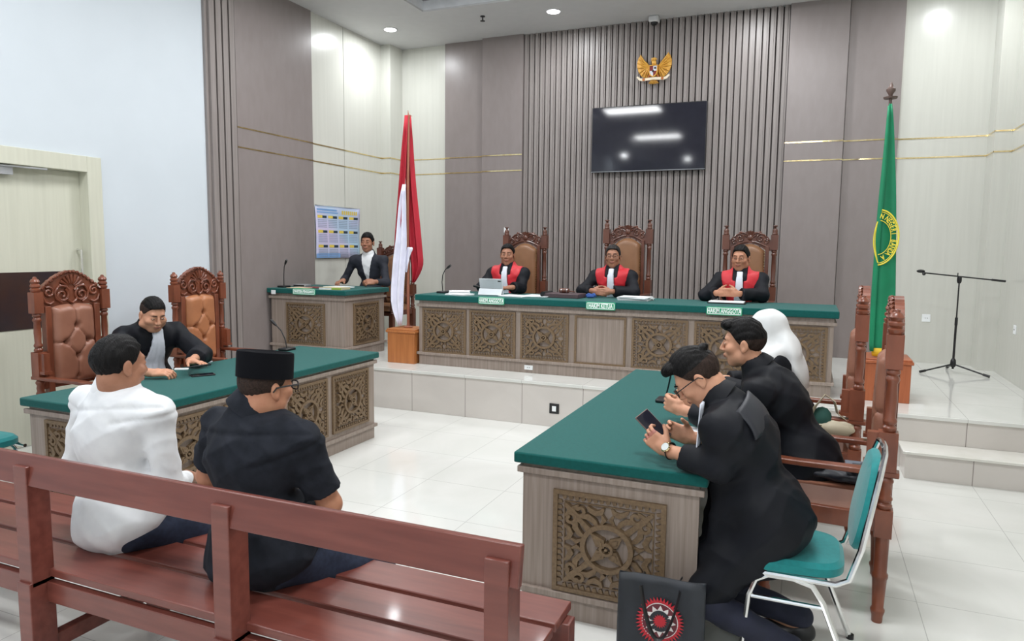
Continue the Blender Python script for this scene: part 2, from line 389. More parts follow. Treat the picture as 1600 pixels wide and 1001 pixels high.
# sprinkler, camera dome, sockets
f = MB(); f.lathe([(.03, 0), (.03, -.008), (.008, -.012), (.008, -.05), (.03, -.055), (.03, -.06)], n=12)
tag(f.build('sprinkler', M_blackm, loc=(-3.84, 8.15, ZC)), 'small dark sprinkler head hanging from the ceiling', 'sprinkler')
rt = thing('security_camera', 'white dome security camera on the ceiling edge above the eagle emblem', 'camera', (-1.89, 8.9, ZC))
f = MB(); f.box((-.06, -.06, -.07), (.06, .06, 0)); f.build('housing', M_ceil, rt, bevel=.015)
f = MB(); f.lathe([(.045, -.06), (.045, -.08), (.03, -.10), (.01, -.108)], n=16); f.build('dome', M_black, rt)
def socket(loc, rz, label, m, w=.085, h=.085, hole=None):
    rt = thing('wall_socket', label, 'socket', loc, rz)
    f = MB(); f.box((-w / 2, -.008, -h / 2), (w / 2, 0, h / 2)); f.build('face_plate', m, rt, bevel=.003)
    f = MB()
    if hole == 'sq': f.box((-.02, -.011, -.025), (.02, -.008, .025)); f.build('outlet', M_paper, rt, bevel=.002)
    else:
        for s_ in (-1, 1): f.lathe([(.004, 0), (.004, .003)], n=8, M=Matrix.Translation((s_ * .01, -.008, 0)) @ Matrix.Rotation(PI / 2, 4, 'X'))
        f.build('outlet', M_black, rt)
socket((-2.125, SY - .001, .175), 0, 'square black power socket low on the stage riser', M_black, .095, .095, 'sq')
socket((-2.53, 6.498, .475), 0, 'small white outlet box at the foot of the judges bench', M_paper, .09, .045)
socket((1.235, YB, .925), 0, 'square white socket on the cream wall beside the microphone stand', M_paper)
socket((XR, 8.1, .93), -PI / 2, 'white socket on the right-hand cream wall', M_paper)
# ================================================================ desks with carved panels
def arc(cx, cz, r, a0, a1, n=14, rz=None):
    rz = r if rz is None else rz
    return [(cx + r * math.cos(math.radians(a0 + (a1 - a0) * i / (n - 1))), cz + rz * math.sin(math.radians(a0 + (a1 - a0) * i / (n - 1)))) for i in range(n)]
def spiral(cx, cz, r0, r1, a0, turns, n=18):
    return [(cx + (r0 + (r1 - r0) * i / (n - 1)) * math.cos(math.radians(a0 + 360 * turns * i / (n - 1))), cz + (r0 + (r1 - r0) * i / (n - 1)) * math.sin(math.radians(a0 + 360 * turns * i / (n - 1)))) for i in range(n)]
def frame_ring(m, h, w, t1):
    for a in range(4):
        M = Matrix.Rotation(a * PI / 2, 4, 'Y'); e = 0 if a % 2 else w
        m.box((-h + (w - e), t1, h - w), (h - (w - e), 0, h), M)
def carved_mesh():
    m = MB(); J = [0]
    def d(v): J[0] += 1; return -v - .0012 * J[0]      # every carved stroke a hair deeper or shallower than its neighbour
    frame_ring(m, 1.0, .085, -.055); frame_ring(m, .80, .022, -.03)
    for a in range(4):
        M = Matrix.Rotation(a * PI / 2, 4, 'Y')
        for i in range(15):
            x = -.84 + i * 1.68 / 15
            m.prism([(x, .914), (x + .085, .914), (x + .085, .85), (x + .03, .825)], 0, -.035, M)
        m.ribbon([(.31, .31), (.45, .45), (.60, .60), (.77, .77)], [.12, .09, .12, .06], 0, d(.045), M)
        for sgn in (0, 1):
            def S(p): return [(q[1], q[0]) for q in p] if sgn else p
            m.ribbon(S([(.40, .17), (.49, .22), (.57, .33), (.57, .46), (.52, .57)]), [.05, .09, .11, .09, .04], 0, d(.035), M)
            m.ribbon(S([(.77, .07), (.69, .11), (.655, .2), (.70, .3), (.77, .36)]), [.04, .09, .11, .09, .03], 0, d(.034), M)
            m.ribbon(S(spiral(.665, .49, .115, .035, 90, 1.0, 12)), .06, 0, d(.042), M)
            m.ribbon(S([(.59, .67), (.69, .61), (.77, .52)]), [.10, .09, .03], 0, d(.03), M)
            m.ribbon(S([(.455, .11), (.55, .05), (.64, .10)]), [.04, .08, .03], 0, d(.028), M)
        m.prism([(.03, .03), (.04, .18), (.29, .29), (.18, .04)], 0, d(.055), M)
        m.prism([(.06, .06), (.10, .17), (.20, .20), (.17, .10)], 0, d(.07), M)
        m.prism([(.05, -.03), (.11, .02), (.16, .0), (.11, -.02)], 0, d(.06), M)
    m.ribbon(arc(0, 0, .43, 0, 349, 34), .085, 0, d(.04), closed=True)
    m.ribbon(arc(0, 0, .10, 0, 340, 16), .05, 0, d(.055), closed=True)
    m.ball((0, -.11, 0), (.035, .03, .035), 8)
    return m.mesh('carved_panel', M_carve, smooth=False)
ME_CARVE = carved_mesh()
def plain_mesh():
    m = MB(); frame_ring(m, 1.0, .085, -.04)
    return m.mesh('plain_panel', M_carve, smooth=False)
ME_PLAIN = plain_mesh()
def desk_body(root, x0, x1, y0, y1, z0, z1, th, zmu, zml, open_side):
    # all in world numbers relative to root: hollow box (front, two ends, open towards the sitters), mouldings
    o = root.location
    X = lambda v: v - o.x
    Y = lambda v: v - o.y
    t = .03; b = MB(); zz = z1 - th
    walls = {'-y': ((x0, y0), (x1, y0 + t)), '+y': ((x0, y1 - t), (x1, y1)), '-x': ((x0, y0 + t), (x0 + t, y1 - t)), '+x': ((x1 - t, y0 + t), (x1, y1 - t))}
    for k, (a, c) in walls.items():
        if k != open_side: b.box((X(a[0]), Y(a[1]), z0 - o.z), (X(c[0]), Y(c[1]), zz - o.z))
    b.build('body', M_desk, root, smooth=False)
    e = .022
    for nm, za, zb in (('upper_moulding', zmu, zmu + .028), ('base_moulding', zml, zml + .028)):
        m = MB()
        m.box((X(x0 - e), Y(y0 - e), za - o.z), (X(x1 + e), Y(y0), zb - o.z)) if open_side != '-y' else None
        m.box((X(x0 - e), Y(y1), za - o.z), (X(x1 + e), Y(y1 + e), zb - o.z)) if open_side != '+y' else None
        if open_side != '+x': m.box((X(x1), Y(y0), za - o.z), (X(x1 + e), Y(y1), zb - o.z))
        if open_side != '-x': m.box((X(x0 - e), Y(y0), za - o.z), (X(x0), Y(y1), zb - o.z))
        m.build(nm, M_desk, root, smooth=False, bevel=.003)
    g = MB(); q = .035
    g.box((X(x0 - q), Y(y0 - q), zz - o.z), (X(x1 + q), Y(y1 + q), z1 - o.z)); g.build('tabletop', M_green, root, bevel=.008)
def put_panel(root, me, cx, cy, cz, hw, hh, face):
    o = link('carved_panel' if me is ME_CARVE else 'plain_panel', me, root)
    o.scale = (hw, .28, hh)
    o.rotation_euler = (0, 0, {'-y': 0, '+x': PI / 2, '-x': -PI / 2, '+y': PI}[face])
    o.location = (cx - root.location.x, cy - root.location.y, cz - root.location.z)
# judges' bench
JT = 1.16
r = thing('judges_bench', 'long raised judges bench with green top and seven front panels', 'desk', (-1.78, 6.85, SZ))
desk_body(r, -3.78, .215, 6.50, 7.24, SZ, JT, .062, 1.035, .525, '+y')
for i, (a, b) in enumerate(((-3.735, -3.225), (-3.185, -2.675), (-2.62, -2.12), (-2.06, -1.555), (-1.50, -.985), (-.93, -.42), (-.34, .17))):
    put_panel(r, ME_PLAIN if i == 3 else ME_CARVE, (a + b) / 2, 6.50, .785, (b - a) / 2, .235, '-y')
# registrar's desk on the stage
r = thing('registrar_desk', 'small green-topped clerk desk with two carved panels, in the stage corner', 'desk', (-5.15, 6.8, SZ))
desk_body(r, -5.645, -4.64, 6.38, 7.18, SZ, 1.175, .055, 1.06, .52, '+y')
put_panel(r, ME_CARVE, -5.165, 6.38, .785, .265, .235, '-y'); put_panel(r, ME_CARVE, -4.64, 6.78, .79, .25, .235, '+x')
# the two long desks on the floor
r = thing('defence_desk', 'long green-topped desk with carved front behind the two men on the bench', 'desk', (-3.8, 3.95, 0))
desk_body(r, -4.22, -3.43, 2.70, 5.12, 0, .75, .05, .655, .10, '-x')
for y in (4.777, 4.22, 3.66, 3.10): put_panel(r, ME_CARVE, -3.43, y, .40, .248, .232, '+x')
put_panel(r, ME_CARVE, -3.825, 2.70, .40, .25, .232, '-y')
r = thing('prosecution_desk', 'long green-topped desk where three robed advocates sit', 'desk', (-.76, 4.1, 0))
desk_body(r, -1.15, -.37, 2.905, 5.25, 0, .75, .05, .655, .10, '+x')
for y in (4.92, 4.36, 3.8, 3.24): put_panel(r, ME_CARVE, -1.15, y, .40, .248, .232, '-x')
put_panel(r, ME_CARVE, -.75, 2.905, .365, .25, .232, '-y')
# name signs hanging on the desk edges
def sign(label, txt, c, w, h, size):
    rt = thing('name_sign', label, 'sign', c)
    m = MB(); m.box((-w / 2, 0, -h / 2), (w / 2, .006, h / 2)); sb = m.build('sign_board', M_sign, rt, bevel=.002)
    fw = .006; m = MB()
    for a, b in (((-w / 2 + .008, -h / 2 + .008), (w / 2 - .008, -h / 2 + .008 + fw)), ((-w / 2 + .008, h / 2 - .008 - fw), (w / 2 - .008, h / 2 - .008)), ((-w / 2 + .008, -h / 2 + .008), (-w / 2 + .008 + fw, h / 2 - .008)), ((w / 2 - .008 - fw, -h / 2 + .008), (w / 2 - .008, h / 2 - .008))):
        m.box((a[0], -.002, a[1]), (b[0], 0, b[1]))
    m.build('border', M_signw, sb, smooth=False)
    M = basis((0, -.002, -.001), (.62, 0, 0), (0, 0, 1), (0, -1, 0))
    text_mb(txt, size, M, extrude=.0012, bold=.0016).build('lettering', M_signw, sb, smooth=False)
sign('green sign reading HAKIM ANGGOTA below the silver tablet', 'HAKIM ANGGOTA', (-2.927, 6.455, 1.127), .285, .074, .052)
sign('green sign reading HAKIM KETUA below the presiding judge', 'HAKIM KETUA', (-1.797, 6.455, 1.122), .285, .074, .058)
sign('green sign reading HAKIM ANGGOTA beside the white headscarf', 'HAKIM ANGGOTA', (-.675, 6.455, 1.124), .305, .074, .055)
sign('green sign reading PANITERA PENGGANTI on the corner desk edge', 'PANITERA PENGGANTI', (-5.15, 6.335, 1.15), .31, .072, .041)
m = MB(); m.box((-.03, -.004, -.022), (.03, 0, .022)); tag(m.build('paper_label', M_paper, loc=(-5.58, 6.344, 1.13)), 'small blank white sticker at the outer corner of the registrar desk edge', 'label')

# ================================================================ chairs
def turned(m, c, z0, z1, r):
    # turned spindle with rings at both ends
    h = z1 - z0
    pr = [(r * .9, 0), (r * 1.12, .01), (r * 1.12, .02), (r * .8, .03), (r * 1.1, .042), (r * 1.1, .052), (r * .82, .066), (r * .95, h * .5), (r * .82, h - .066), (r * 1.1, h - .052), (r * 1.1, h - .042), (r * .8, h - .03), (r * 1.12, h - .02), (r * 1.12, h - .01), (r * .9, h)]
    m.lathe([(a, b + z0) for a, b in pr], (c[0], c[1], 0), 12)
def scroll_tube(m, pts, r, y, xs=1):
    m.tube([(xs * p[0], y, p[1]) for p in pts], r, 6)
def cushion(m, w0, w1, z0, z1, y, th, buttons=(), nu=25, nv=33, archz=0.0):
    # padded back facing +Y, half widths w0 (bottom) .. w1 (top)
    def P(u, v):
        hw = w0 + (w1 - w0) * v; x = (2 * u - 1) * hw; z = z0 + (z1 - z0) * v + archz * v * (1 - (2 * u - 1) ** 2)
        e = min(1, min(u, 1 - u) * 2 * hw / .045) ; f = min(1, min(v, 1 - v) * (z1 - z0) / .045)
        b = math.sin(e * PI / 2) * math.sin(f * PI / 2); t = th * (.25 + .75 * b) + .012 * math.sin(PI * u) * math.sin(PI * v)
        if u in (0, 1) or v in (0, 1): t = 0
        for bx, bz in buttons:
            d = math.hypot(x - bx, z - bz); t -= .03 * math.exp(-(d / .022) ** 2)
        for a in range(len(buttons)):
            for c in range(a + 1, len(buttons)):
                ax, az = buttons[a]; cx, cz = buttons[c]; L = math.hypot(cx - ax, cz - az)
                if L > .16: continue
                s = max(0, min(1, ((x - ax) * (cx - ax) + (z - az) * (cz - az)) / L ** 2)); d = math.hypot(x - ax - s * (cx - ax), z - az - s * (cz - az))
                t -= .012 * math.exp(-(d / .007) ** 2)
        return (x, y + max(t, 0), z)
    m.grid(P, nu, nv); 
    m.box((-w0 + .004, y - .03, z0 + .004), (w0 - .004, y + .001, z1 - .004))
def seat_pad(m, w, y0, y1, z0, th):
    def P(u, v):
        x = (2 * u - 1) * w; yy = y0 + (y1 - y0) * v; e = min(1, min(u, 1 - u) * 2 * w / .05); f = min(1, min(v, 1 - v) * (y1 - y0) / .05)
        return (x, yy, z0 + th * (math.sin(e * PI / 2) * math.sin(f * PI / 2)) ** .6)
    m.grid(P, 17, 17); m.box((-w, y0, z0 - .02), (w, y1, z0 + .002))
def carved_chair(name, label, loc, rz, leather, group=None):
    t = thing(name, label, 'chair', loc, rz, group)
    px, py = .262, -.25
    for s in (-1, 1):
        m = MB(); c = (s * px, py)
        m.lathe([(.022, 0), (.024, .03), (.03, .05), (.03, .06), (.024, .07), (.03, .2), (.034, .21), (.034, .225), (.028, .235), (.03, .40)], (c[0], c[1], 0), 12)
        m.box((c[0] - .032, c[1] - .035, .40), (c[0] + .032, c[1] + .035, .525)); turned(m, c, .525, .70, .028)
        m.box((c[0] - .034, c[1] - .036, .70), (c[0] + .034, c[1] + .042, .875))
        m.box((c[0] - .022, c[1] + .04, .735), (c[0] + .022, c[1] + .085, .87)); m.box((c[0] - .03, c[1] + .04, .72), (c[0] + .03, c[1] + .095, .74))
        turned(m, c, .875, 1.155, .026)
        m.box((c[0] - .034, c[1] - .034, 1.155), (c[0] + .034, c[1] + .034, 1.305))
        m.lathe([(.026, 1.305), (.034, 1.318), (.034, 1.328), (.024, 1.335), (.033, 1.345), (.033, 1.356), (.024, 1.364), (.032, 1.38), (.024, 1.396), (.014, 1.402), (.012, 1.412), (.004, 1.416)], (c[0], c[1], 0), 12)
        m.build('back_post', M_wood, t)
        m = MB(); c = (s * px, .235)
        m.lathe([(.02, 0), (.022, .03), (.028, .05), (.028, .06), (.022, .07), (.03, .2), (.033, .21), (.026, .235), (.03, .40)], (c[0], c[1], 0), 12)
        m.box((c[0] - .03, c[1] - .03, .40), (c[0] + .03, c[1] + .03, .505)); turned(m, c, .505, .675, .024)
        m.build('front_leg', M_wood, t)
        m = MB(); a = MB()
        a.ribbon([(-.30, 0), (-.1, .006), (.1, -.004), (.24, .006), (.31, -.004)], [.07, .06, .055, .06, .05], .675, .70)
        M = basis((s * px, 0, 0), (0, 1, 0), (0, 0, 1), (1, 0, 0))
        m.add(a.v, a.f, M); m.build('armrest', M_wood, t, bevel=.005)
    m = MB()
    for s in (-1, 1): m.box((s * px - .02, -.22, .42), (s * px + .02, .22, .50))
    m.box((-px, .22, .42), (px, .25, .50)); m.box((-px, -.27, .42), (px, -.24, .50)); m.box((-px, -.275, .60), (px, -.245, .65))
    for s in (-1, 1): m.box((s * .19 - .022, -.28, .43), (s * .19 + .022, -.225, 1.2))
    m.build('frame', M_wood, t, bevel=.003)
    m = MB(); seat_pad(m, .262, -.22, .27, .50, .085); m.build('seat', leather, t)
    m = MB(); bt = [(0, 1.05), (-.085, .93), (.085, .93), (0, .82), (0, 1.20), (0, .66), (-.17, .93), (.17, .93)]
    cushion(m, .168, .160, .62, 1.19, -.245, .05, bt, 35, 61, .02)
    m.build('backrest', leather, t)
    # crest: scalloped arch board, fluted shell, scrolls
    m = MB(); N = 33; top = []
    for i in range(N):
        u = i / (N - 1) * 2 - 1; zz = 1.315 + .135 * (1 - abs(u) ** 1.7) + .008 * abs(math.sin(u * PI * 6.5)); top.append((u * .232, zz))
    poly_top = top; vs = []; 
    bot = [(x, 1.185 + .022 * math.cos(x / .232 * PI / 2)) for x, _ in top]
    for i in range(N - 1):
        m.prism([bot[i], bot[i + 1], top[i + 1], top[i]], -.285, -.245)
    for i in range(0, N - 1, 2): m.tube([(top[i][0], -.24, top[i][1] - .006), ((top[i][0] + top[i + 1][0]) / 2, -.232, top[i][1] - .004), (top[i + 1][0], -.24, top[i + 1][1] - .006)], .011, 6)
    for k in range(9):
        a = PI * (k + .5) / 9; m.tube([(.03 * math.cos(a), -.24, 1.325 + .03 * math.sin(a)), (.06 * math.cos(a), -.233, 1.328 + .055 * math.sin(a)), (.095 * math.cos(a), -.238, 1.33 + .095 * math.sin(a))], [.006, .010, .011], 6)
    for s in (-1, 1):
        scroll_tube(m, spiral(.075, 1.275, .052, .012, 120, 1.4, 20), .009, -.238, s)
        scroll_tube(m, [(.02, 1.31), (.05, 1.345), (.10, 1.34), (.13, 1.30), (.12, 1.25), (.08, 1.22)], .009, -.236, s)
        scroll_tube(m, spiral(.175, 1.30, .04, .01, 60, 1.3, 16), .009, -.238, s)
        scroll_tube(m, [(.14, 1.23), (.17, 1.215), (.205, 1.23), (.22, 1.27)], .009, -.238, s)
        scroll_tube(m, [(.0, 1.215), (.03, 1.235), (.04, 1.26)], .008, -.236, s)
        m.box((s * .232 - .02, -.28, 1.18), (s * .232 + .02, -.25, 1.30))
    m.build('crest', M_wood, t)
    return t
carved_chair('carved_armchair', 'carved armchair with tufted brown leather back in front of the door', (-4.83, 3.60, 0), -PI / 2 , M_leather)
carved_chair('carved_armchair', 'carved armchair with tufted tan leather back against the white and slatted wall', (-4.83, 4.80, 0), -PI / 2, M_leather2)
carved_chair('carved_armchair', 'carved wooden armchair closest to the camera, under the middle advocate', (.125, 3.73, 0), PI / 2 - .06, M_leather)
carved_chair('carved_armchair', 'carved wooden armchair under the woman in the white headscarf', (.055, 4.72, 0), PI / 2 - .05, M_leather)
# judges' high chairs
def judge_chair(label, loc, rz, zs=1.0, SH=.33):
    t = thing('judge_armchair', label, 'chair', loc, rz)
    px, py = .243, -.26
    for s in (-1, 1):
        c = (s * px, py); m = MB()
        m.box((c[0] - .03, c[1] - .03, 0), (c[0] + .03, c[1] + .03, .5)); m.box((c[0] - .034, c[1] - .04, .72), (c[0] + .034, c[1] + .05, .86))
        turned(m, c, .5, .72, .027); turned(m, c, .86, 1.245, .025)
        m.box((c[0] - .036, c[1] - .034, 1.245), (c[0] + .036, c[1] + .034, 1.40))
        m.lathe([(.026, 1.40), (.03, 1.41), (.024, 1.425), (.027, 1.44), (.024, 1.455), (.01, 1.47), (.012, 1.48), (.026, 1.49), (.024, 1.497), (.004, 1.50)], (c[0], c[1], 0), 12)
        m.build('back_post', M_wood2, t)
        m = MB(); c = (s * px, .24); m.box((c[0] - .028, c[1] - .028, 0), (c[0] + .028, c[1] + .028, .45)); turned(m, c, .45, .69, .024); m.build('front_leg', M_wood2, t)
        m = MB(); m.box((s * px - .032, -.24, .69), (s * px + .032, .30, .72)); m.build('armrest', M_wood2, t, bevel=.006)
    m = MB(); m.box((-px, .22, SH - .07), (px, .25, SH)); m.box((-px, -.28, SH - .07), (px, -.25, SH))
    for s in (-1, 1): m.box((s * px - .02, -.22, SH - .07), (s * px + .02, .22, SH)); m.box((s * .175 - .017, -.285, SH - .07), (s * .175 + .017, -.235, 1.28))
    m.build('frame', M_wood2, t, bevel=.003)
    m = MB(); seat_pad(m, .235, -.22, .25, SH, .08); m.build('seat', M_leather3, t)
    m = MB(); cushion(m, .155, .150, .56, 1.23, -.26, .045, (), 21, 31, .075); m.build('backrest', M_leather3, t)
    for s in (-1, 1):
        m = MB()
        for i in range(24): m.ball((s * (.150), -.228, .60 + i * .028), .006, 6)
        m.build('nailhead_row', M_gold, t)
    m = MB(); N = 29
    top = []; bot = []
    for i in range(N):
        u = i / (N - 1) * 2 - 1; e = 1 - abs(u) ** 2.2
        top.append((u * .225, 1.325 + .105 * e + (.012 * abs(math.sin(u * PI * 4.5)) if abs(u) < .85 else 0))); bot.append((u * .225, 1.235 + .075 * max(0, 1 - (u / .72) ** 2)))
    for i in range(N - 1): m.prism([bot[i], bot[i + 1], top[i + 1], top[i]], -.285, -.255)
    for s in (-1, 1):
        scroll_tube(m, spiral(.10, 1.365, .04, .01, 90, 1.3, 16), .007, -.25, s)
        scroll_tube(m, spiral(.165, 1.33, .03, .008, 30, 1.2, 14), .007, -.25, s)
        scroll_tube(m, [(.02, 1.33), (.06, 1.325), (.12, 1.30), (.17, 1.275)], .008, -.25, s)
        scroll_tube(m, [(.04, 1.41), (.07, 1.425), (.10, 1.415), (.14, 1.40), (.16, 1.375)], .008, -.25, s)
        scroll_tube(m, spiral(.095, 1.425, .018, .005, 200, 1.0, 10), .007, -.26, s)
        m.box((s * .215 - .02, -.28, 1.25), (s * .215 + .02, -.25, 1.35))
    m.lathe([(.028, 0), (.028, .008), (.018, .014), (.006, .016)], n=12, M=Matrix.Translation((0, -.255, 1.37)) @ Matrix.Rotation(-PI / 2, 4, 'X'))
    for k in range(7):
        a = PI * (k + .5) / 7; m.tube([(.03 * math.cos(a), -.255, 1.37 + .03 * math.sin(a)), (.06 * math.cos(a), -.25, 1.38 + .065 * math.sin(a))], [.007, .009], 6)
    m.build('crest', M_wood2, t)
    t.scale = (1, 1, zs)
    return t
judge_chair('high carved judge chair behind the judge with the silver tablet', (-3.13, 7.62, SZ), PI, .99)
judge_chair('high carved judge chair in the middle, behind the grey-haired judge', (-1.895, 7.62, SZ), PI, 1.043)
judge_chair('high carved judge chair behind the heavier judge with clasped hands', (-.59, 7.62, SZ), PI, 1.0)
judge_chair('carved high chair behind the clerk in the dark suit, partly behind the flag', (-5.0, 7.75, SZ), PI, .87, .50)
# teal banquet chairs
def teal_chair(label, loc, rz):
    t = thing('banquet_chair', label, 'chair', loc, rz)
    m = MB()
    def SP(u, v):
        # seat: rounded trapezoid
        a = 2 * PI * u; ex = .5; cx = math.copysign(abs(math.cos(a)) ** ex, math.cos(a)); sy = math.copysign(abs(math.sin(a)) ** ex, math.sin(a))
        r = [0.0, .6, .92, 1, 1, .94, 0][int(round(v * 6))]; z = [.475, .474, .468, .45, .42, .41, .41][int(round(v * 6))]
        return (cx * .20 * r * (1 + .06 * sy), sy * .205 * r, z)
    m.grid(SP, 41, 7); m.build('seat', M_teal, t)
    m = MB(); L = .50
    def BP(u, v):
        a = 2 * PI * u; ex = .55; cx = math.copysign(abs(math.cos(a)) ** ex, math.cos(a)); sz = math.copysign(abs(math.sin(a)) ** ex, math.sin(a))
        k = int(round(v * 6)); r = [0, .7, .95, 1, 1, .97, 0][k]; d = [.03, .03, .022, .01, -.005, -.012, -.012][k]
        zz = .70 + sz * .185 * r; w = .185 - .05 * max(0, (zz - .72) / .17)
        return (cx * w * r, -.235 - (zz - .5) * .17 + d, zz)
    m.grid(BP, 41, 7); m.build('backrest', M_teal, t)
    m = MB()
    for s in (-1, 1):
        m.tube([(s * .19, .165, 0), (s * .19, .14, .30), (s * .19, .115, .37), (s * .19, .07, .396), (s * .19, -.02, .398), (s * .19, -.09, .38), (s * .19, -.13, .32), (s * .205, -.26, 0)], .0115, 8)
        m.tube([(s * .19, .215, .40), (s * .195, .02, .405), (s * .197, -.17, .405), (s * .195, -.215, .43), (s * .19, -.25, .55), (s * .185, -.275, .70), (s * .165, -.30, .84), (s * .12, -.315, .905), (s * .05, -.32, .915), (0, -.32, .915)], .0115, 8)
        m.tube([(s * .19, .13, .30), (s * .19, -.138, .30)], .009, 8)
        m.tube([(-.0, .13, .33), (s * .19, .13, .33)], .009, 8)
    m.build('tube_frame', M_chrome, t)
    m = MB()
    for s in (-1, 1): m.lathe([(.015, 0), (.015, .02)], (s * .19, .165, 0), 10); m.lathe([(.015, 0), (.015, .02)], (s * .205, -.26, 0), 10)
    m.build('foot_caps', M_black, t)
    return t
teal_chair('teal banquet chair with chrome frame under the man using his phone', (-.02, 3.04, 0), PI / 2)
teal_chair('teal banquet chair hidden beneath the advocate at the left-hand desk', (-4.78, 4.13, 0), -PI / 2)
teal_chair('teal banquet chair cut off by the picture edge, near the end of the left-hand desk', (-4.67, 2.62, 0), -PI / 2)
# ================================================================ the wooden bench at the front
t = thing('wooden_bench', 'long red-brown slatted wooden bench carrying the two seated men', 'bench', (-2.2, 1.9, 0))
bx0, bx1 = -2.45, 1.50
for i, (y0, y1) in enumerate(((2.07, 2.235), (1.875, 2.045), (1.675, 1.85))):
    m = MB(); m.box((bx0, y0 - 1.9, .42), (bx1, y1 - 1.9, .45)); m.build('seat_slat', M_pew, t, bevel=.004)
m = MB(); M = basis((0, -.285, .785), (1, 0, 0), (0, .985, -.17), (0, .17, .985)); m.box((bx0, -.0, 0), (bx1 + .05, .028, .112), M); m.build('back_rail', M_pew, t, bevel=.004)
m = MB(); m.box((bx0, -.235, .325), (bx1 - .01, -.205, .405)); m.box((bx0, .28, .345), (bx1 - .01, .31, .418)); m.build('apron', M_pew, t, bevel=.003)
for x in (-.395, .55, 1.49):
    for k, xx in enumerate((x,)):
        m = MB(); m.box((xx - .035, -.30, 0), (xx + .035, -.205, .42)); m.box((xx - .035, -.29, .40), (xx + .035, -.205, .855)); m.build('back_post', M_pew, t, bevel=.003)
        m = MB(); m.box((xx - .035, .235, 0), (xx + .035, .30, .418)); m.build('front_leg', M_pew, t, bevel=.003)
        m = MB(); m.box((xx - .02, -.21, .12), (xx + .02, .24, .18)); m.build('cross_stretcher', M_pew, t, bevel=.003)
m = MB(); m.box((-2.42, -.035, .18), (1.47, .025, .22)); m.build('long_stretcher', M_pew, t, bevel=.003)
# ================================================================ figures: smooth-union fields turned into one surface
def rot_to(z):
    z = Vector(z).normalized(); x = Vector((0, 0, 1)).cross(z)
    if x.length < 1e-3: x = Vector((1, 0, 0))
    x.normalize(); return np.array(Matrix((x, z.cross(x), z)))   # rows = axes
def frame(fwd, up):
    f = Vector(fwd).normalized(); u = Vector(up); u = (u - f * u.dot(f)).normalized(); r = f.cross(u)
    return np.array([list(r), list(f), list(u)])               # rows right, fwd, up
class Fld:
    def __init__(s, lo, hi, h):
        s.lo = np.array(lo, float); s.h = h; s.n = np.maximum(4, np.ceil((np.array(hi) - s.lo) / h).astype(int) + 1)
        s.D = np.full(tuple(s.n), .5, np.float32)
        s.ax = [(s.lo[i] + h * np.arange(s.n[i])).astype(np.float32) for i in range(3)]
    def copy(s):
        c = Fld.__new__(Fld); c.lo = s.lo; c.h = s.h; c.n = s.n; c.ax = s.ax; c.D = s.D.copy(); return c
    def grid(s, sl=None):
        a = s.ax if sl is None else [s.ax[i][sl[i]] for i in range(3)]
        return a[0][:, None, None], a[1][None, :, None], a[2][None, None, :]
    def op(s, prim, k=.02, mode='u', infl=0.0):
        fn, lo, hi = prim; m = k + .05 + infl
        i0 = np.clip(np.floor((np.array(lo) - m - s.lo) / s.h).astype(int), 0, s.n); i1 = np.clip(np.ceil((np.array(hi) + m - s.lo) / s.h).astype(int) + 1, 0, s.n)
        if (i1 <= i0).any(): return s
        sl = tuple(slice(a, b) for a, b in zip(i0, i1)); X, Y, Z = s.grid(sl); d = fn(X, Y, Z) - infl; D = s.D[sl]
        if mode == 'u':
            w = np.clip(.5 + .5 * (d - D) / k, 0, 1); s.D[sl] = d * (1 - w) + D * w - k * w * (1 - w)
        elif mode == 's':
            e = -d; w = np.clip(.5 - .5 * (e - D) / k, 0, 1); s.D[sl] = D * w + e * (1 - w) + k * w * (1 - w)
        return s
    def mesh(s):
        D = s.D; ins = D < 0; nx, ny, nz = s.n
        cnt = np.zeros((nx - 1, ny - 1, nz - 1), np.int8)
        for a in (0, 1):
            for b in (0, 1):
                for c in (0, 1): cnt += ins[a:nx - 1 + a, b:ny - 1 + b, c:nz - 1 + c]
        act = (cnt > 0) & (cnt < 8); I = np.argwhere(act); idx = np.full(act.shape, -1, np.int32); idx[act] = np.arange(len(I))
        P = np.zeros((len(I), 3)); W = np.zeros(len(I))
        cor = [(a, b, c) for a in (0, 1) for b in (0, 1) for c in (0, 1)]
        val = {q: D[I[:, 0] + q[0], I[:, 1] + q[1], I[:, 2] + q[2]].astype(float) for q in cor}
        for q in cor:
            for ax in range(3):
                if q[ax]: continue
                r = list(q); r[ax] = 1; r = tuple(r); a = val[q]; b = val[r]; x = (a < 0) != (b < 0); t = np.where(x, a / np.where(x, a - b, 1), 0)
                p = np.array(q, float)[None, :].repeat(len(I), 0); p[:, ax] += t; P += p * x[:, None]; W += x
        V = s.lo + (I + P / W[:, None]) * s.h
        F = []
        for ax in range(3):
            sl0 = [slice(None)] * 3; sl1 = [slice(None)] * 3; sl0[ax] = slice(0, -1); sl1[ax] = slice(1, None)
            A = ins[tuple(sl0)]; B = ins[tuple(sl1)]; E = np.argwhere(A != B)
            o1, o2 = [(1, 2), (2, 0), (0, 1)][ax]
            ok = (E[:, o1] > 0) & (E[:, o2] > 0) & (E[:, o1] < s.n[o1] - 1) & (E[:, o2] < s.n[o2] - 1); E = E[ok]
            fl = A[E[:, 0], E[:, 1], E[:, 2]]
            def at(d1, d2):
                e = E.copy(); e[:, o1] -= d1; e[:, o2] -= d2; return idx[e[:, 0], e[:, 1], e[:, 2]]
            q = np.stack([at(1, 1), at(0, 1), at(0, 0), at(1, 0)], 1); q[~fl] = q[~fl][:, ::-1]; F.append(q)
        return V, np.concatenate(F)
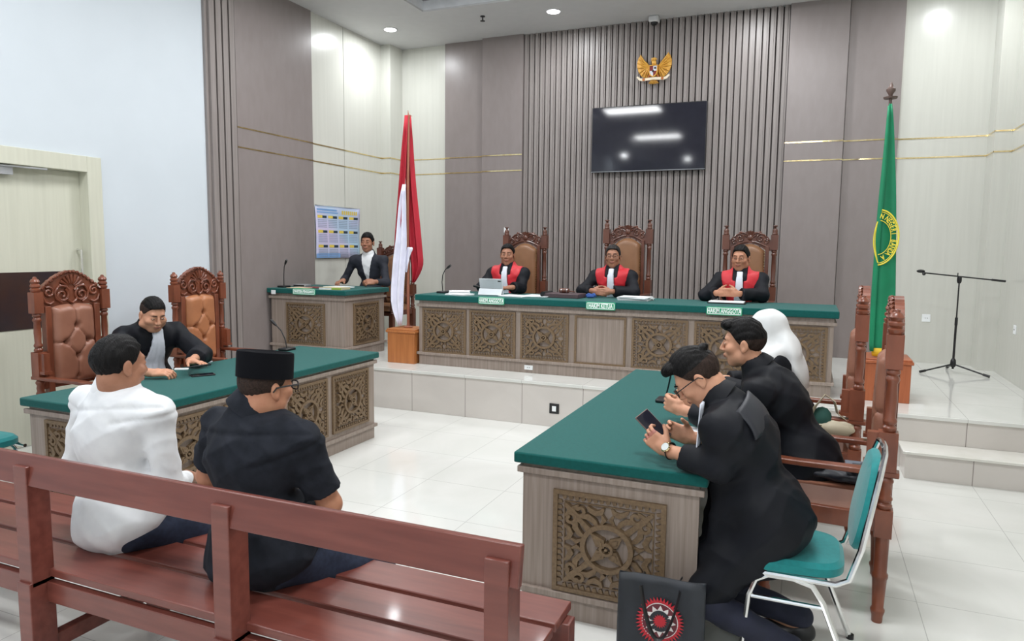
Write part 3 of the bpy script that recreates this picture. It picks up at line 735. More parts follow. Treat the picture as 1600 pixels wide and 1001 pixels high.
def field_object(name, fld, mats, parent, smooth_it=1, matfn=None):
    V, F = fld.mesh()
    if len(V) < 4: return None
    for _ in range(smooth_it):      # light relaxing of the surface
        S = np.zeros_like(V); C = np.zeros(len(V))
        for a, b in ((0, 1), (1, 2), (2, 3), (3, 0)):
            np.add.at(S, F[:, a], V[F[:, b]]); np.add.at(S, F[:, b], V[F[:, a]]); np.add.at(C, F[:, a], 1); np.add.at(C, F[:, b], 1)
        V = V * .5 + .5 * S / C[:, None]
    me = bpy.data.meshes.new(name); me.vertices.add(len(V)); me.vertices.foreach_set('co', V.astype(np.float32).ravel())
    me.loops.add(len(F) * 4); me.loops.foreach_set('vertex_index', F.astype(np.int32).ravel())
    me.polygons.add(len(F)); me.polygons.foreach_set('loop_start', np.arange(0, len(F) * 4, 4, dtype=np.int32))
    mats = mats if isinstance(mats, (list, tuple)) else [mats]
    for m in mats: me.materials.append(m)
    me.polygons.foreach_set('use_smooth', np.ones(len(F), bool))
    if matfn is not None:
        C = V[F].mean(1); me.polygons.foreach_set('material_index', matfn(C).astype(np.int32))
    me.update(calc_edges=True); me.validate()
    o = bpy.data.objects.new(name, me); COL.objects.link(o)
    if parent is not None: o.parent = parent
    return o
def cap(a, b, ra, rb=None):
    a = np.array(a, float); b = np.array(b, float); rb = ra if rb is None else rb; ba = b - a; L2 = float(ba @ ba) + 1e-9; r = max(ra, rb)
    def fn(X, Y, Z):
        x, y, z = X - a[0], Y - a[1], Z - a[2]; t = np.clip((x * ba[0] + y * ba[1] + z * ba[2]) / L2, 0, 1)
        return np.sqrt((x - t * ba[0]) ** 2 + (y - t * ba[1]) ** 2 + (z - t * ba[2]) ** 2) - (ra + (rb - ra) * t)
    return fn, np.minimum(a, b) - r, np.maximum(a, b) + r
def ell(c, r, R=None):
    c = np.array(c, float); r = np.array(r, float); R = np.eye(3) if R is None else np.array(R)
    def fn(X, Y, Z):
        x, y, z = X - c[0], Y - c[1], Z - c[2]; q = [R[i, 0] * x + R[i, 1] * y + R[i, 2] * z for i in range(3)]
        k0 = np.sqrt((q[0] / r[0]) ** 2 + (q[1] / r[1]) ** 2 + (q[2] / r[2]) ** 2); k1 = np.sqrt((q[0] / r[0] ** 2) ** 2 + (q[1] / r[1] ** 2) ** 2 + (q[2] / r[2] ** 2) ** 2) + 1e-6
        return k0 * (k0 - 1) / k1
    m = r.max(); return fn, c - m, c + m
def rbox(c, h, R=None, rad=.01):
    c = np.array(c, float); h = np.array(h, float) - rad; R = np.eye(3) if R is None else np.array(R)
    def fn(X, Y, Z):
        x, y, z = X - c[0], Y - c[1], Z - c[2]; q = [np.abs(R[i, 0] * x + R[i, 1] * y + R[i, 2] * z) - h[i] for i in range(3)]
        return np.sqrt(sum(np.maximum(v, 0) ** 2 for v in q)) + np.minimum(np.maximum(np.maximum(q[0], q[1]), q[2]), 0) - rad
    m = float(np.linalg.norm(h + rad)); return fn, c - m, c + m
def ik(a, b, l1, l2, pole):
    a = np.array(a, float); b = np.array(b, float); d = b - a; L = np.linalg.norm(d)
    if L > (l1 + l2) * .995: s_ = L / ((l1 + l2) * .995); l1 *= s_; l2 *= s_
    x = (l1 ** 2 - l2 ** 2 + L ** 2) / (2 * L); h = math.sqrt(max(l1 ** 2 - x ** 2, 0)); u = d / L; p = np.array(pole, float); p = p - u * (p @ u); p /= np.linalg.norm(p) + 1e-9
    return a + u * x + p * h
def hand_prims(w, d, n, side, curl=.5, spread=.1, thumb=.5, s=1.0):
    """w wrist, d finger direction, n palm normal (palm faces n), side +1 when the thumb is on the left-hand side of d seen from the back"""
    d = np.array(d, float); d /= np.linalg.norm(d); n = np.array(n, float); n -= d * (n @ d); n /= np.linalg.norm(n); r = np.cross(d, n) * side
    P = []; w = np.array(w, float); R = np.array([r, d, n])
    P.append((rbox(w + d * .055 * s + n * .002, np.array([.040, .048, .0145]) * s, R, .013 * s), .012)); P.append((ell(w + d * .03 * s + r * .022 * s + n * .010 * s, np.array([.018, .03, .014]) * s, R), .012))
    P.append((cap(w - d * .02 * s, w + d * .03 * s, .026 * s, .026 * s), .015))
    for i, (off, L, rad) in enumerate(((.030, .078, .0092), (.010, .086, .0095), (-.011, .080, .009), (-.030, .063, .0080))):
        dirv = d + r * spread * (1.2 - i * .8); dirv /= np.linalg.norm(dirv); b = w + d * .096 * s + r * off * s; p = b; c = curl[i] if hasattr(curl, '__len__') else curl * (1 + .08 * i)
        ang = 0
        for seg, f in enumerate((.42, .32, .26)):
            ang += c * (.8, 1.1, .8)[seg]; v = dirv * math.cos(ang) + n * math.sin(ang); q = p + v * L * f * s
            P.append((cap(p, q, rad * s * (1 - .07 * seg), rad * s * (.95 - .08 * seg)), .004)); p = q
    b = w + d * .025 * s + r * .034 * s; v = r * (.75 - .45 * thumb) + d * .62 + n * (.15 + .6 * thumb); v /= np.linalg.norm(v); q = b + v * .040 * s; P.append((cap(b, q, .0135 * s, .011 * s), .010))
    v2 = v * .75 + d * .35 + n * .2 * thumb - r * .15 * thumb; v2 /= np.linalg.norm(v2); P.append((cap(q, q + v2 * .034 * s, .0108 * s, .0085 * s), .005))
    return P
def head_prims(H, R, s=1.0, fat=0.0):
    """list of (prim, k, mode) for a head at H; R rows right, forward, up"""
    def W(p): return np.array(H) + (np.array(p) * s) @ R
    E = lambda c, r, k=.02, m='u': (ell(W(c), np.array(r) * s, R), k, m)
    K = lambda a, b, ra, rb, k=.012, m='u': (cap(W(a), W(b), ra * s, rb * s), k, m)
    f = fat
    L = [E((0, -.014, .036), (.074, .094, .080)), E((0, .028, -.032), (.058 + f, .060, .074), .03), E((0, .056, -.090), (.024 + f, .022, .020), .03)]
    for x in (-1, 1):
        L += [E((x * (.037 + f), .014, -.060), (.021 + f, .032, .026), .03), E((x * .040, .062, -.016), (.024 + f * .5, .024, .022), .02)]
    L += [K((-.032, .073, .036), (.032, .073, .036), .012, .012, .018)]
    for x in (-1, 1): L += [E((x * .031, .104, .016), (.018, .015, .010), .012, 's'), E((x * .031, .077, .015), (.0155, .0135, .0125), .006)]
    L += [K((0, .086, .026), (0, .106, -.014), .008, .0115, .010), E((0, .106, -.018), (.0115, .011, .010), .006)]
    for x in (-1, 1): L += [E((x * .0125, .096, -.022), (.009, .011, .008), .006)]
    L += [E((0, .083, -.048), (.024, .014, .016), .012), E((0, .0955, -.0465), (.021, .007, .0052), .004), E((0, .094, -.0565), (.018, .007, .0056), .004), K((-.018, .1015, -.0515), (.018, .1015, -.0515), .0016, .0016, .002, 's')]
    for x in (-1, 1):
        L += [E((x * .078, -.010, -.002), (.008, .020, .031), .006), E((x * .088, -.004, -.002), (.007, .010, .018), .004, 's'), E((x * .079, -.004, -.026), (.007, .010, .012), .004)]
    return L, W
# ================================================================ people
def nrm(v): v = np.array(v, float); return v / (np.linalg.norm(v) + 1e-9)
def person(name, label, loc, rz, P):
    """loc = floor point under the pelvis (world); local frame faces +Y. P: pose and clothes; world-space targets go through L()."""
    root = thing('person', label, 'person', loc, rz)
    cz, sn = math.cos(-rz), math.sin(-rz)
    def L(p): x, y, z = p[0] - loc[0], p[1] - loc[1], p[2] - loc[2]; return np.array([x * cz - y * sn, x * sn + y * cz, z])
    def Ld(v): return np.array([v[0] * cz - v[1] * sn, v[0] * sn + v[1] * cz, v[2]])
    hb = P.get('h', .005); hc = P.get('hc', .008); fat = P.get('fat', 0.0); S = P.get('scale', 1.0)
    pel = np.array([0, 0, P['seat'] + .095])
    def up(a, side=P.get('side', 0.0)): return nrm([math.sin(side), math.sin(a), math.cos(a)])
    l1, l2 = [math.radians(v) for v in P.get('lean', (5, 5))]
    u1, u2 = up(l1), up(l2); waist = pel + u1 * .17 * S; chest = waist + u2 * .19 * S; neck = chest + u2 * .15 * S
    tw = math.radians(P.get('twist', 0)); rgt = np.array([math.cos(tw), -math.sin(tw), 0]); fw2 = np.cross(u2, rgt); R2 = np.array([rgt, fw2, u2]); fw1 = np.cross(u1, [1, 0, 0]); R1 = np.array([[1, 0, 0], fw1, u1])
    head = L(P['head']) if 'head' in P else neck + up(l2 * .6) * .17
    hy, hp, hr = [math.radians(v) for v in P.get('hrot', (0, 0, 0))]      # yaw (+ = to own left), pitch (+ = down), roll
    f = np.array([-math.sin(hy) * math.cos(hp), math.cos(hy) * math.cos(hp), -math.sin(hp)]); r0 = np.array([math.cos(hy), math.sin(hy), 0]); u = np.cross(r0, f)
    RH = np.array([r0 * math.cos(hr) + u * math.sin(hr), f, -r0 * math.sin(hr) + u * math.cos(hr)])
    sw = P.get('shw', .175) * S; sf = P.get('shf', .02)
    sh = {s: neck - u2 * P.get('shd', .06) + rgt * s * sw + fw2 * sf for s in (-1, 1)}
    wr = {}; el = {}; hd = {}
    for s, key in ((1, 'R'), (-1, 'L')):
        a = P[key]; wr[s] = L(a['w']); el[s] = L(a['e']) if 'e' in a else ik(sh[s], wr[s], .285 * S, .25 * S, Ld(a.get('pole', (0, 0, -1)))); hd[s] = (Ld(a['d']), Ld(a['n']))
    hip = {s: pel + np.array([s * .09, .0, -.01]) for s in (-1, 1)}
    ft = {s: L(P['feet'][0 if s < 0 else 1]) for s in (-1, 1)}; kn = {s: ik(hip[s], ft[s], .43, .42, P.get('kpole', (s * .25, .8, 1.0)) if not callable(P.get('kpole')) else P['kpole'](s)) for s in (-1, 1)}
    pts = np.array([pel, head, *sh.values(), *wr.values(), *el.values(), *ft.values(), *kn.values()])
    lo = pts.min(0) - .24; hi = pts.max(0) + .24; lo[2] = max(lo[2], -.0) if True else lo[2]
    # ---- torso pieces shared by body and clothes
    tors = [(ell(pel, (.160 + fat, .125 + fat * .6, .12), R1), .05), (ell((pel + waist) / 2 + fw1 * (.01 + fat * .9), (.142 + fat * 1.1, .108 + fat * 1.1, .13), R1), .06), (ell(chest - u2 * .01, (.158 + fat * .7, .108 + fat * .5, .17), R2), .06), (cap(sh[-1] + u2 * .0, sh[1], .058, .058), .06), (cap(neck - u2 * .06, neck + u2 * .02, .075, .055), .05)]
    # ---- body, one continuous skin
    B = Fld(lo, hi, hb)
    for pr, k in tors: B.op(pr, k, infl=-.018)
    B.op(cap(neck - u2 * .05, head + RH.T @ np.array([0, -.022, -.05]), .058 + fat * .25, .053 + fat * .3), .03)
    for s in (-1, 1):
        B.op(cap(sh[s], el[s], .044 + fat * .2, .036 + fat * .1), .03); B.op(cap(el[s], wr[s], .038 + fat * .12, .025), .015)
        B.op(cap(hip[s], kn[s], .07, .05), .03); B.op(cap(kn[s], ft[s] + [0, 0, .07], .048, .034), .02)
    HP, W = head_prims(head, RH, P.get('hs', 1.0), P.get('face', fat * .12))
    for pr, k, m in HP: B.op(pr, k, m)
    for s, key in ((1, 'R'), (-1, 'L')):
        a = P[key]
        for pr, k in hand_prims(wr[s], hd[s][0], hd[s][1], s * -1 if a.get('flip') else s, a.get('curl', .5), a.get('spread', .08), a.get('thumb', .5), P.get('hands', .97)): B.op(pr, k)
    lipc = W((0, .096, -.051)); R_ = RH * 1.0
    def bm(C):
        q = (C - lipc) @ R_.T; return ((np.abs(q[:, 0]) < .021) & (np.abs(q[:, 2]) < .0095 - .2 * np.abs(q[:, 0])) & (q[:, 1] > -.012)).astype(int)
    field_object('body', B, [P.get('skin', M_skin), M_lip], root, 1, bm)
    # ---- eyes, brows
    if P.get('eyes', True):
        for s in (-1, 1):
            Mh = Matrix(RH.T.tolist()).to_4x4(); Mh.translation = Vector(W((0, 0, 0))); hs = P.get('hs', 1.0)
            Mh = Mh @ Matrix.Scale(hs, 4); op = P.get('open', .7)
            m = MB(); m.ball((s * .031, .0838, .0135), (.0120, .0078, .0042 * op), 12, Mh); m.cur = 1; m.ball((s * .031, .0885, .0135), (.0050, .0042, .0040 * op), 10, Mh); m.build('eye', [M_eye, M_iris], root)
            m = MB(); m.tube([Mh @ Vector((s * x, y, z)) for x, y, z in ((.013, .0925, .034), (.024, .0945, .0385), (.036, .089, .0385), (.046, .080, .034))], [.0022, .0034, .0032, .0012], 6); m.build('eyebrow', P.get('hairm', M_hair), root)
    # ---- hair / headgear
    hs = P.get('hs', 1.0); st = P.get('hair', 'short'); hm = P.get('hairm', M_hair)
    if st:
        lo2 = head - .16; hi2 = head + .18; Hf = Fld(lo2, hi2, P.get('hh', .004)); X, Y, Z = Hf.grid(); x, y, z = [(RH[i, 0] * (X - head[0]) + RH[i, 1] * (Y - head[1]) + RH[i, 2] * (Z - head[2])) / hs for i in range(3)]
        line = np.interp(y, P.get('lx', [-.12, -.07, -.035, -.012, .012, .03, .055, .075, .10]), P.get('lz', [-.055, -.052, -.03, .022, .006, .02, .062, .076, .078]))
        line = line + P.get('temple', .25) * np.maximum(0, np.abs(x) - .03) * (y > .055)
        th = P.get('hairt', .010); tp = P.get('top', .012)
        def el3(c, r):
            a = np.sqrt(((x - c[0]) / r[0]) ** 2 + ((y - c[1]) / r[1]) ** 2 + ((z - c[2]) / r[2]) ** 2); return (a - 1) * min(r)
        wv = .0009 * (np.sin(x * 420 + 40 * y) + np.sin(x * 260 + z * 120 + 30 * y)) + .0008 * np.sin(z * 60 + y * 90)
        side = el3((0, -.014, .034), (.076 + th * .35, .096 + th * .5, .084 + th * .5)); topm = el3((0, -.006, .052), (.070 + th * .5, .092 + th * .6, .068 + tp))
        d = np.minimum(side, topm)
        if P.get('quiff'): d = np.minimum(d, el3((0, .062, .098 + tp * .3), (.056, .042, .030)))
        if P.get('backtuft'): d = np.minimum(d, el3((0, -.095, .085), (.03, .028, .018)))
        d = np.maximum(d + wv * P.get('rough', 1.0), (line - z) * .75)
        if P.get('bald'): d = np.maximum(d, -(np.sqrt((x / .05) ** 2 + ((y - .075) / .05) ** 2 + ((z - .10) / .05) ** 2) - 1) * .045)
        Hf.D = (d * hs).astype(np.float32); fz = P.get('fade')
        def hmf(C):
            q = (C - head) @ RH.T; return (q[:, 2] < fz).astype(int) if fz is not None else np.zeros(len(C))
        field_object('hair', Hf, [hm, M_fade], root, 1, hmf)
    Mh = Matrix(RH.T.tolist()).to_4x4(); Mh.translation = Vector(head); Mh = Mh @ Matrix.Scale(hs, 4)
    if P.get('glasses'):
        g = MB(); gr = P.get('gr', .0017)
        for s in (-1, 1):
            g.tube([Mh @ Vector((s * .034 + .0235 * math.copysign(abs(math.cos(a)) ** .6, math.cos(a)), .108 - .004 * abs(math.cos(a)) * (1 if s * math.cos(a) > 0 else 0), .010 + .0165 * math.copysign(abs(math.sin(a)) ** .7, math.sin(a)))) for a in [2 * PI * k / 22 for k in range(22)]], gr, 6, closed=True)
            g.tube([Mh @ Vector(q) for q in ((s * .0575, .104, .018), (s * .078, .09, .018), (s * .084, .03, .016), (s * .086, -.012, .012), (s * .084, -.025, -.004))], gr, 6)
        g.tube([Mh @ Vector(q) for q in ((-.0105, .108, .014), (0, .110, .017), (.0105, .108, .014))], gr, 6)
        gl = g.build('glasses', P['glasses'], root)
    if P.get('cap'):
        g = MB(); cz_ = .055
        prof = [(0, .0), (1, .0), (1.0, .004), (1.0, .085), (.985, .097), (.93, .100), (.86, .094), (0, .086)]
        vs = []; n = 40
        for q, (rr, zz) in enumerate(prof):
            for k in range(n): a = 2 * PI * k / n; vs.append(Mh @ Vector((.089 * rr * math.cos(a), -.006 + .112 * rr * math.sin(a), cz_ - .012 + zz - .008 * math.sin(a))))
        fs = [(i * n + k, i * n + (k + 1) % n, (i + 1) * n + (k + 1) % n, (i + 1) * n + k) for i in range(len(prof) - 1) for k in range(n)]
        g.add(vs, fs); g.build('songkok_cap', M_velvet, root)
    # ---- clothes
    kind = P['wear']; rb = kind in ('judge', 'robe'); inf = .022 if rb else .014
    C = Fld(lo, hi, hc); T0 = None
    for pr, k in tors: C.op(pr, k + .01, infl=inf if pr is not tors[-1][0] else -.002)
    if rb:   # robe falls over the lap
        for s in (-1, 1): C.op(cap(hip[s], hip[s] + (kn[s] - hip[s]) * P.get('lap', .8), .10, .088), .06)
        C.op(ell((hip[1] + hip[-1] + kn[1] + kn[-1]) / 4, (.15, .2, .09)), .06)
    for a_, b_, r_ in P.get('drape', ()): C.op(cap(L(a_), L(b_), r_), .06)
    C.op(cap(neck - u2 * .02, neck + nrm(head - neck) * P.get('neckh', .04), .074 + fat * .25, .064 + fat * .3), .03)
    T0 = C.copy()
    cuff = P.get('cuff', .88); short = P.get('short')
    for s in (-1, 1):
        SL = Fld(lo, hi, hc)
        ra, rbb, rc = P.get('sleeve', (.062, .060, .064) if rb else (.058, .050, .040)); ra += fat * .25; rbb += fat * .15
        if short: SL.op(cap(sh[s], sh[s] + (el[s] - sh[s]) * .86, ra, ra * .98), .04); e2 = sh[s] + (el[s] - sh[s]) * .8; dd = nrm(el[s] - sh[s])
        else: SL.op(cap(sh[s], el[s], ra, rbb), .045); e2 = el[s] + (wr[s] - el[s]) * cuff; SL.op(cap(el[s], e2, rbb, rc), .03); dd = nrm(wr[s] - el[s])
        SL.op(rbox(e2 + dd * .15, (.15, .15, .15), np.array(frame(dd, [.1, .2, 1])), .004), .004, 's')
        w_ = np.clip(.5 + .5 * (SL.D - C.D) / .035, 0, 1); C.D = (SL.D * (1 - w_) + C.D * w_ - .035 * w_ * (1 - w_)).astype(np.float32)
    X, Y, Z = C.grid()
    tx = rgt[0] * (X - chest[0]) + rgt[1] * (Y - chest[1]) + rgt[2] * (Z - chest[2]); ty = fw2[0] * (X - chest[0]) + fw2[1] * (Y - chest[1]) + fw2[2] * (Z - chest[2]); tz = u2[0] * (X - chest[0]) + u2[1] * (Y - chest[1]) + u2[2] * (Z - chest[2])
    hem = P.get('hem', -.02)
    if not rb:
        # shirt tail: cut by a curved plane a little below the pelvis
        pz = (Z - pel[2]); cut = -(pz - hem - P.get('tail', .0) * np.clip((X / .17) ** 2, 0, 1.5)); C.D = np.maximum(C.D, cut.astype(np.float32))
    fa = P.get('folds', .0035); sd = P.get('seed', 1)
    rg = lambda v: 1 - 2 * np.abs(np.sin(v)) ** .6
    fold = -fa * (.9 * rg(9 * tx + 15 * tz + sd + 2.2 * np.sin(9 * ty + sd)) + .8 * rg(-14 * tx + 10 * tz + 2 * sd + 1.8 * np.sin(11 * tz)) + .7 * rg(24 * tz + 10 * ty + 3 * sd + 1.6 * np.sin(14 * tx)) + .4 * np.sin(60 * tx - 33 * ty + 20 * tz + sd))
    if P.get('yoke'): fold = fold + .006 * np.exp(-((tz - .075) / .009) ** 2) * (ty < 0)
    if P.get('seam'):
        for s in (-1, 1):
            a = nrm(el[s] - sh[s]); q = (X - sh[s][0]) * a[0] + (Y - sh[s][1]) * a[1] + (Z - sh[s][2]) * a[2]; fold = fold + .007 * np.exp(-((q - .005) / .009) ** 2) * (s * tx > .1)
    C.D = (C.D + fold).astype(np.float32)
    # neck opening
    nk = nrm(head - neck); nh = P.get('neckh', .04); C.op(cap(neck - u2 * .02, neck + nk * nh, .074 + fat * .25, .064 + fat * .3), .03)
    C.op(cap(neck + nk * (nh + .062), neck + nk * .20, .056 + fat * .3, .08), .004, 's')
    nm = {'judge': 'robe', 'robe': 'robe', 'shirt': 'shirt', 'suit': 'jacket'}[kind]; cm = P['cloth']
    vo = P.get('open_v')
    if vo:   # jacket opening shows the shirt
        g = np.maximum(np.abs(tx) - np.clip(.012 + (tz + .13) * vo, .0, .08), -(ty - .02)); SH = C.copy(); C.D = np.maximum(C.D, -(g - .002)).astype(np.float32)
        SH.D = np.maximum(np.maximum(SH.D + .006, g - .03), -(tz + .2)).astype(np.float32); field_object('shirt', SH, M_shirt, root, 1)
    field_object(nm, C, cm, root, P.get('smooth', 2))
    # collar
    cr = P.get('cr', .058) + fat * .25; ch = P.get('collar_h', .02); ax = nrm(nk + fw2 * P.get('ctilt', .2)); cc = neck + nk * (nh + P.get('coff', 0.0)) 
    t1 = nrm(np.cross(ax, fw2)); t2 = np.cross(ax, t1); M = basis(cc, t1, t2, ax)
    m = MB(); m.lathe([(cr + .026, -.030), (cr + .022, -.012), (cr + .012, ch * .9), (cr + .007, ch + .004), (cr + .003, ch), (cr + .002, -.02)], n=32, M=M, cap=False); m.build('collar', P.get('collarm', cm), root)
    # red panels and bib
    if kind == 'judge':
        Rf = T0.copy(); Rf.D = np.maximum(np.maximum(T0.D + fold - .010, (.036 + .03 * (tz > .10)) - np.abs(tx)), np.abs(tx) - (.115 + .25 * np.clip(tz + .12, 0, .26))).astype(np.float32)
        Rf.D = np.maximum(Rf.D, np.maximum(-(tz + .215), -(T0.D + fold + .012))).astype(np.float32)
        field_object('red_panel', Rf, M_red, root, 2)
    if kind in ('judge', 'robe') and P.get('bib', True):
        bw = P.get('bibw', (.030, .055)); Bf = T0.copy(); wz = bw[0] + (bw[1] - bw[0]) * np.clip((.13 - tz) / .33, 0, 1)
        ple = .003 * np.sin(tx / wz * 11)
        Bf.D = np.maximum(np.maximum(T0.D - .017 + ple, np.abs(tx + P.get('bibx', 0) * (.13 - tz)) - wz), np.maximum(np.maximum(-(tz + P.get('bibl', .23)), tz - .185), -(ty + .0))).astype(np.float32)
        Bf.D = np.maximum(Bf.D, -(T0.D + .006)).astype(np.float32); field_object('white_bib', Bf, M_bib, root, 1)
        m = MB(); m.tube([cc + ax * (ch + .004) + t1 * (cr - .001) * math.sin(a) + t2 * (cr - .001) * math.cos(a) for a in [2 * PI * k / 24 for k in range(24)]], .006, 8, closed=True); m.build('neck_band', M_bib, root)
    # trousers, shoes
    tm = P.get('trousers', M_navy); Tf = Fld(lo, hi, hc)
    if not rb: Tf.op(ell(pel + [0, 0, -.0], (.148 + fat, .108 + fat * .5, .112), R1), .03)
    for s in (-1, 1):
        Tf.op(cap(hip[s], kn[s], (.072 if rb else .086) + fat * .3, .064 + fat * .2), .04); Tf.op(cap(kn[s], ft[s] + [0, 0, .10], .064 + fat * .15, .052), .03)
        Tf.op(rbox(ft[s] + [0, 0, -.01], (.13, .13, .09), None, .005), .004, 's')
    XX, YY, ZZ = Tf.grid(); Tf.D = np.maximum(Tf.D + .0025 * (np.sin(40 * YY + 31 * ZZ) + np.sin(52 * ZZ - 30 * XX + 2)), -(ZZ - .06)).astype(np.float32)
    field_object('trousers', Tf, tm, root, 1)
    for s in (-1, 1):
        fd = nrm(P['footd'](s) if 'footd' in P else (s * .2, 1, 0)); c = ft[s]; Sf = Fld(c - .24, c + .24, .008); Rr = frame(fd, (0, 0, 1))
        if 'toe' in P: pass
        Sf.op(ell(c + fd * .075 + [0, 0, .032], (.046, .125, .036), Rr), .02); Sf.op(ell(c + fd * -.005 + [0, 0, .05], (.040, .055, .045), Rr), .03); a, b_, z_ = Sf.grid(); Sf.D = np.maximum(Sf.D, -(z_ - .002)).astype(np.float32)
        field_object('shoe', Sf, M_black, root, 1)
    return root, dict(L=L, neck=neck, chest=chest, RH=RH, head=head, W=W, R2=R2, u2=u2, fw2=fw2, rgt=rgt, el=el, wr=wr, sh=sh, pel=pel)
# ---- the nine people
def both(w, e=None, **k): d = dict(w=w, **k); d.update({'e': e} if e is not None else {}); return d
JZ = SZ
# judges: seat top .83 above the floor
def judge(label, x, P):
    base = dict(lz=[-.055, -.052, -.03, .02, .006, .024, .074, .088, .090], temple=.45, hairt=.009, seat=.41, wear='judge', cloth=M_robe, lean=(4, 8), hc=.010, h=.0055, feet=[(x + .14, 7.0, JZ), (x - .14, 7.0, JZ)], collarm=M_robe, shw=.185, hair='short', hh=.005)
    base.update(P); return person('person', label, (x, 7.36, JZ), PI + base.pop('rot', 0), base)
p1 = judge('judge in black robe with red panels, seated behind the silver tablet', -3.10, dict(head=(-3.105, 7.28, 1.575), hrot=(14, 3, 0), skin=M_skin3, fat=.02, folds=.004,
    L=both((-2.93, 6.98, 1.235), (-2.90, 7.18, 1.22), d=(-.7, -.7, 0), n=(0, 0, -1), curl=.5), R=both((-3.12, 6.98, 1.215), (-3.36, 7.16, 1.22), d=(.6, -.7, 0), n=(0, 0, -1), curl=.3), seed=1))
p2 = judge('grey-haired bespectacled judge in red and black robe, hands folded, mid bench', -1.90, dict(head=(-1.905, 7.28, 1.572), hrot=(9, 0, 0), skin=M_skin3, hairm=M_greyhair, glasses=M_black, fat=.0, hairt=.014, seed=2, top=.014,
    L=both((-1.86, 7.03, 1.225), (-1.64, 7.16, 1.225), d=(-.95, -.3, -.05), n=(.3, 1, -.2), curl=.55), R=both((-2.04, 7.03, 1.225), (-2.19, 7.14, 1.22), d=(.9, -.35, -.05), n=(.3, 1, -.2), curl=.45), cuff=.86))
p3 = judge('heavy-set judge with rimless glasses and clasped hands, beside the white headscarf', -.62, dict(head=(-.625, 7.28, 1.575), hrot=(-10, 5, 0), skin=M_skin, fat=.035, face=.006, hs=1.04, glasses=M_blackm, gr=.0010, seed=3, top=.016,
    L=both((-.62, 7.02, 1.25), (-.40, 7.16, 1.23), d=(-.95, -.2, .1), n=(.2, 1, 0), curl=.8), R=both((-.80, 7.02, 1.25), (-.93, 7.13, 1.22), d=(.95, -.2, .1), n=(-.2, 1, 0), curl=.8)))
# clerk
person('person', 'young clerk in dark suit and open-collared white shirt at the corner desk', (-5.03, 7.46, SZ), PI + .22, dict(seat=.52, wear='suit', cloth=M_suit, collarm=M_shirt, lean=(3, 6), hc=.009, h=.0055, hh=.005,
    head=(-5.02, 7.38, 1.695), hrot=(4, 2, 0), skin=M_skin3, feet=[(-4.9, 7.1, SZ), (-5.2, 7.1, SZ)], open_v=.2, shw=.185, fat=-.01, hem=-.04, top=.018, trousers=M_suit,
    L=both((-4.76, 7.14, 1.235), (-4.70, 7.30, 1.22), d=(-.5, -.8, 0), n=(-.6, .3, -.6), curl=.7), R=both((-5.23, 7.16, 1.235), (-5.33, 7.33, 1.24), d=(.0, -.9, -.1), n=(.2, 0, -1), curl=.6)))
# advocate at the left-hand desk
person('person', 'stout man in black robe with long white bib, looking at the phone in his hands', (-4.76, 3.90, 0), -PI / 2 - .22, dict(seat=.47, wear='robe', cloth=M_robe, lean=(14, 26), hc=.008, h=.0045, head=(-4.48, 3.80, 1.135), hrot=(-4, 24, 0),
    skin=M_skin2, fat=.045, face=.016, hs=1.06, feet=[(-4.35, 4.05, 0), (-4.35, 3.7, 0)], hairt=.004, top=.012, fade=.078, lz=[-.05, -.045, -.02, .03, .016, .03, .07, .082, .084], shw=.195, bibw=(.04, .10), bibl=.24, sleeve=(.068, .070, .076), cuff=.62, seed=5,
    R=both((-4.06, 3.42, .792), (-4.25, 3.30, .83), d=(.8, .35, .05), n=(-.1, .4, -1), curl=.55, thumb=.6), L=both((-4.03, 3.72, .83), (-4.22, 4.00, .83), d=(.95, -.15, .02), n=(0, -.2, -1), curl=.12, cuff=.8)))
# the two men on the bench
person('person', 'man in white long-sleeved shirt seen from behind on the wooden bench', (-2.525, 1.94, 0), -.06, dict(side=-.13, seat=.45, wear='shirt', cloth=M_shirt, collarm=M_shirt, trousers=M_jeans, lean=(2, 10), hc=.007, h=.0045, hh=.0035, head=(-2.555, 2.00, 1.165), hrot=(-6, 6, 2),
    skin=M_skin3, fat=.028, scale=1.04, folds=.0033, shw=.205, feet=[(-2.58, 2.42, 0), (-2.3, 2.42, 0)], hem=-.125, tail=.07, yoke=True, seam=True, bald=True, hairt=.010, top=.012, cgap=.5, cr=.060, collar_h=.034, coff=-.008, neckh=.03, shd=.075, ctilt=.1, smooth=1, eyes=True,
    lx=[-.12, -.07, -.035, -.012, .012, .03, .055, .075, .10], lz=[-.062, -.06, -.035, .012, .004, .03, .075, .095, .10], temple=.4,
    L=both((-2.66, 2.26, .62), (-2.89, 2.03, .71), d=(.4, .9, -.2), n=(.3, -.2, -1)), R=both((-2.52, 2.28, .62), (-2.335, 2.03, .69), d=(-.5, .8, -.1), n=(-.3, -.2, -1))))
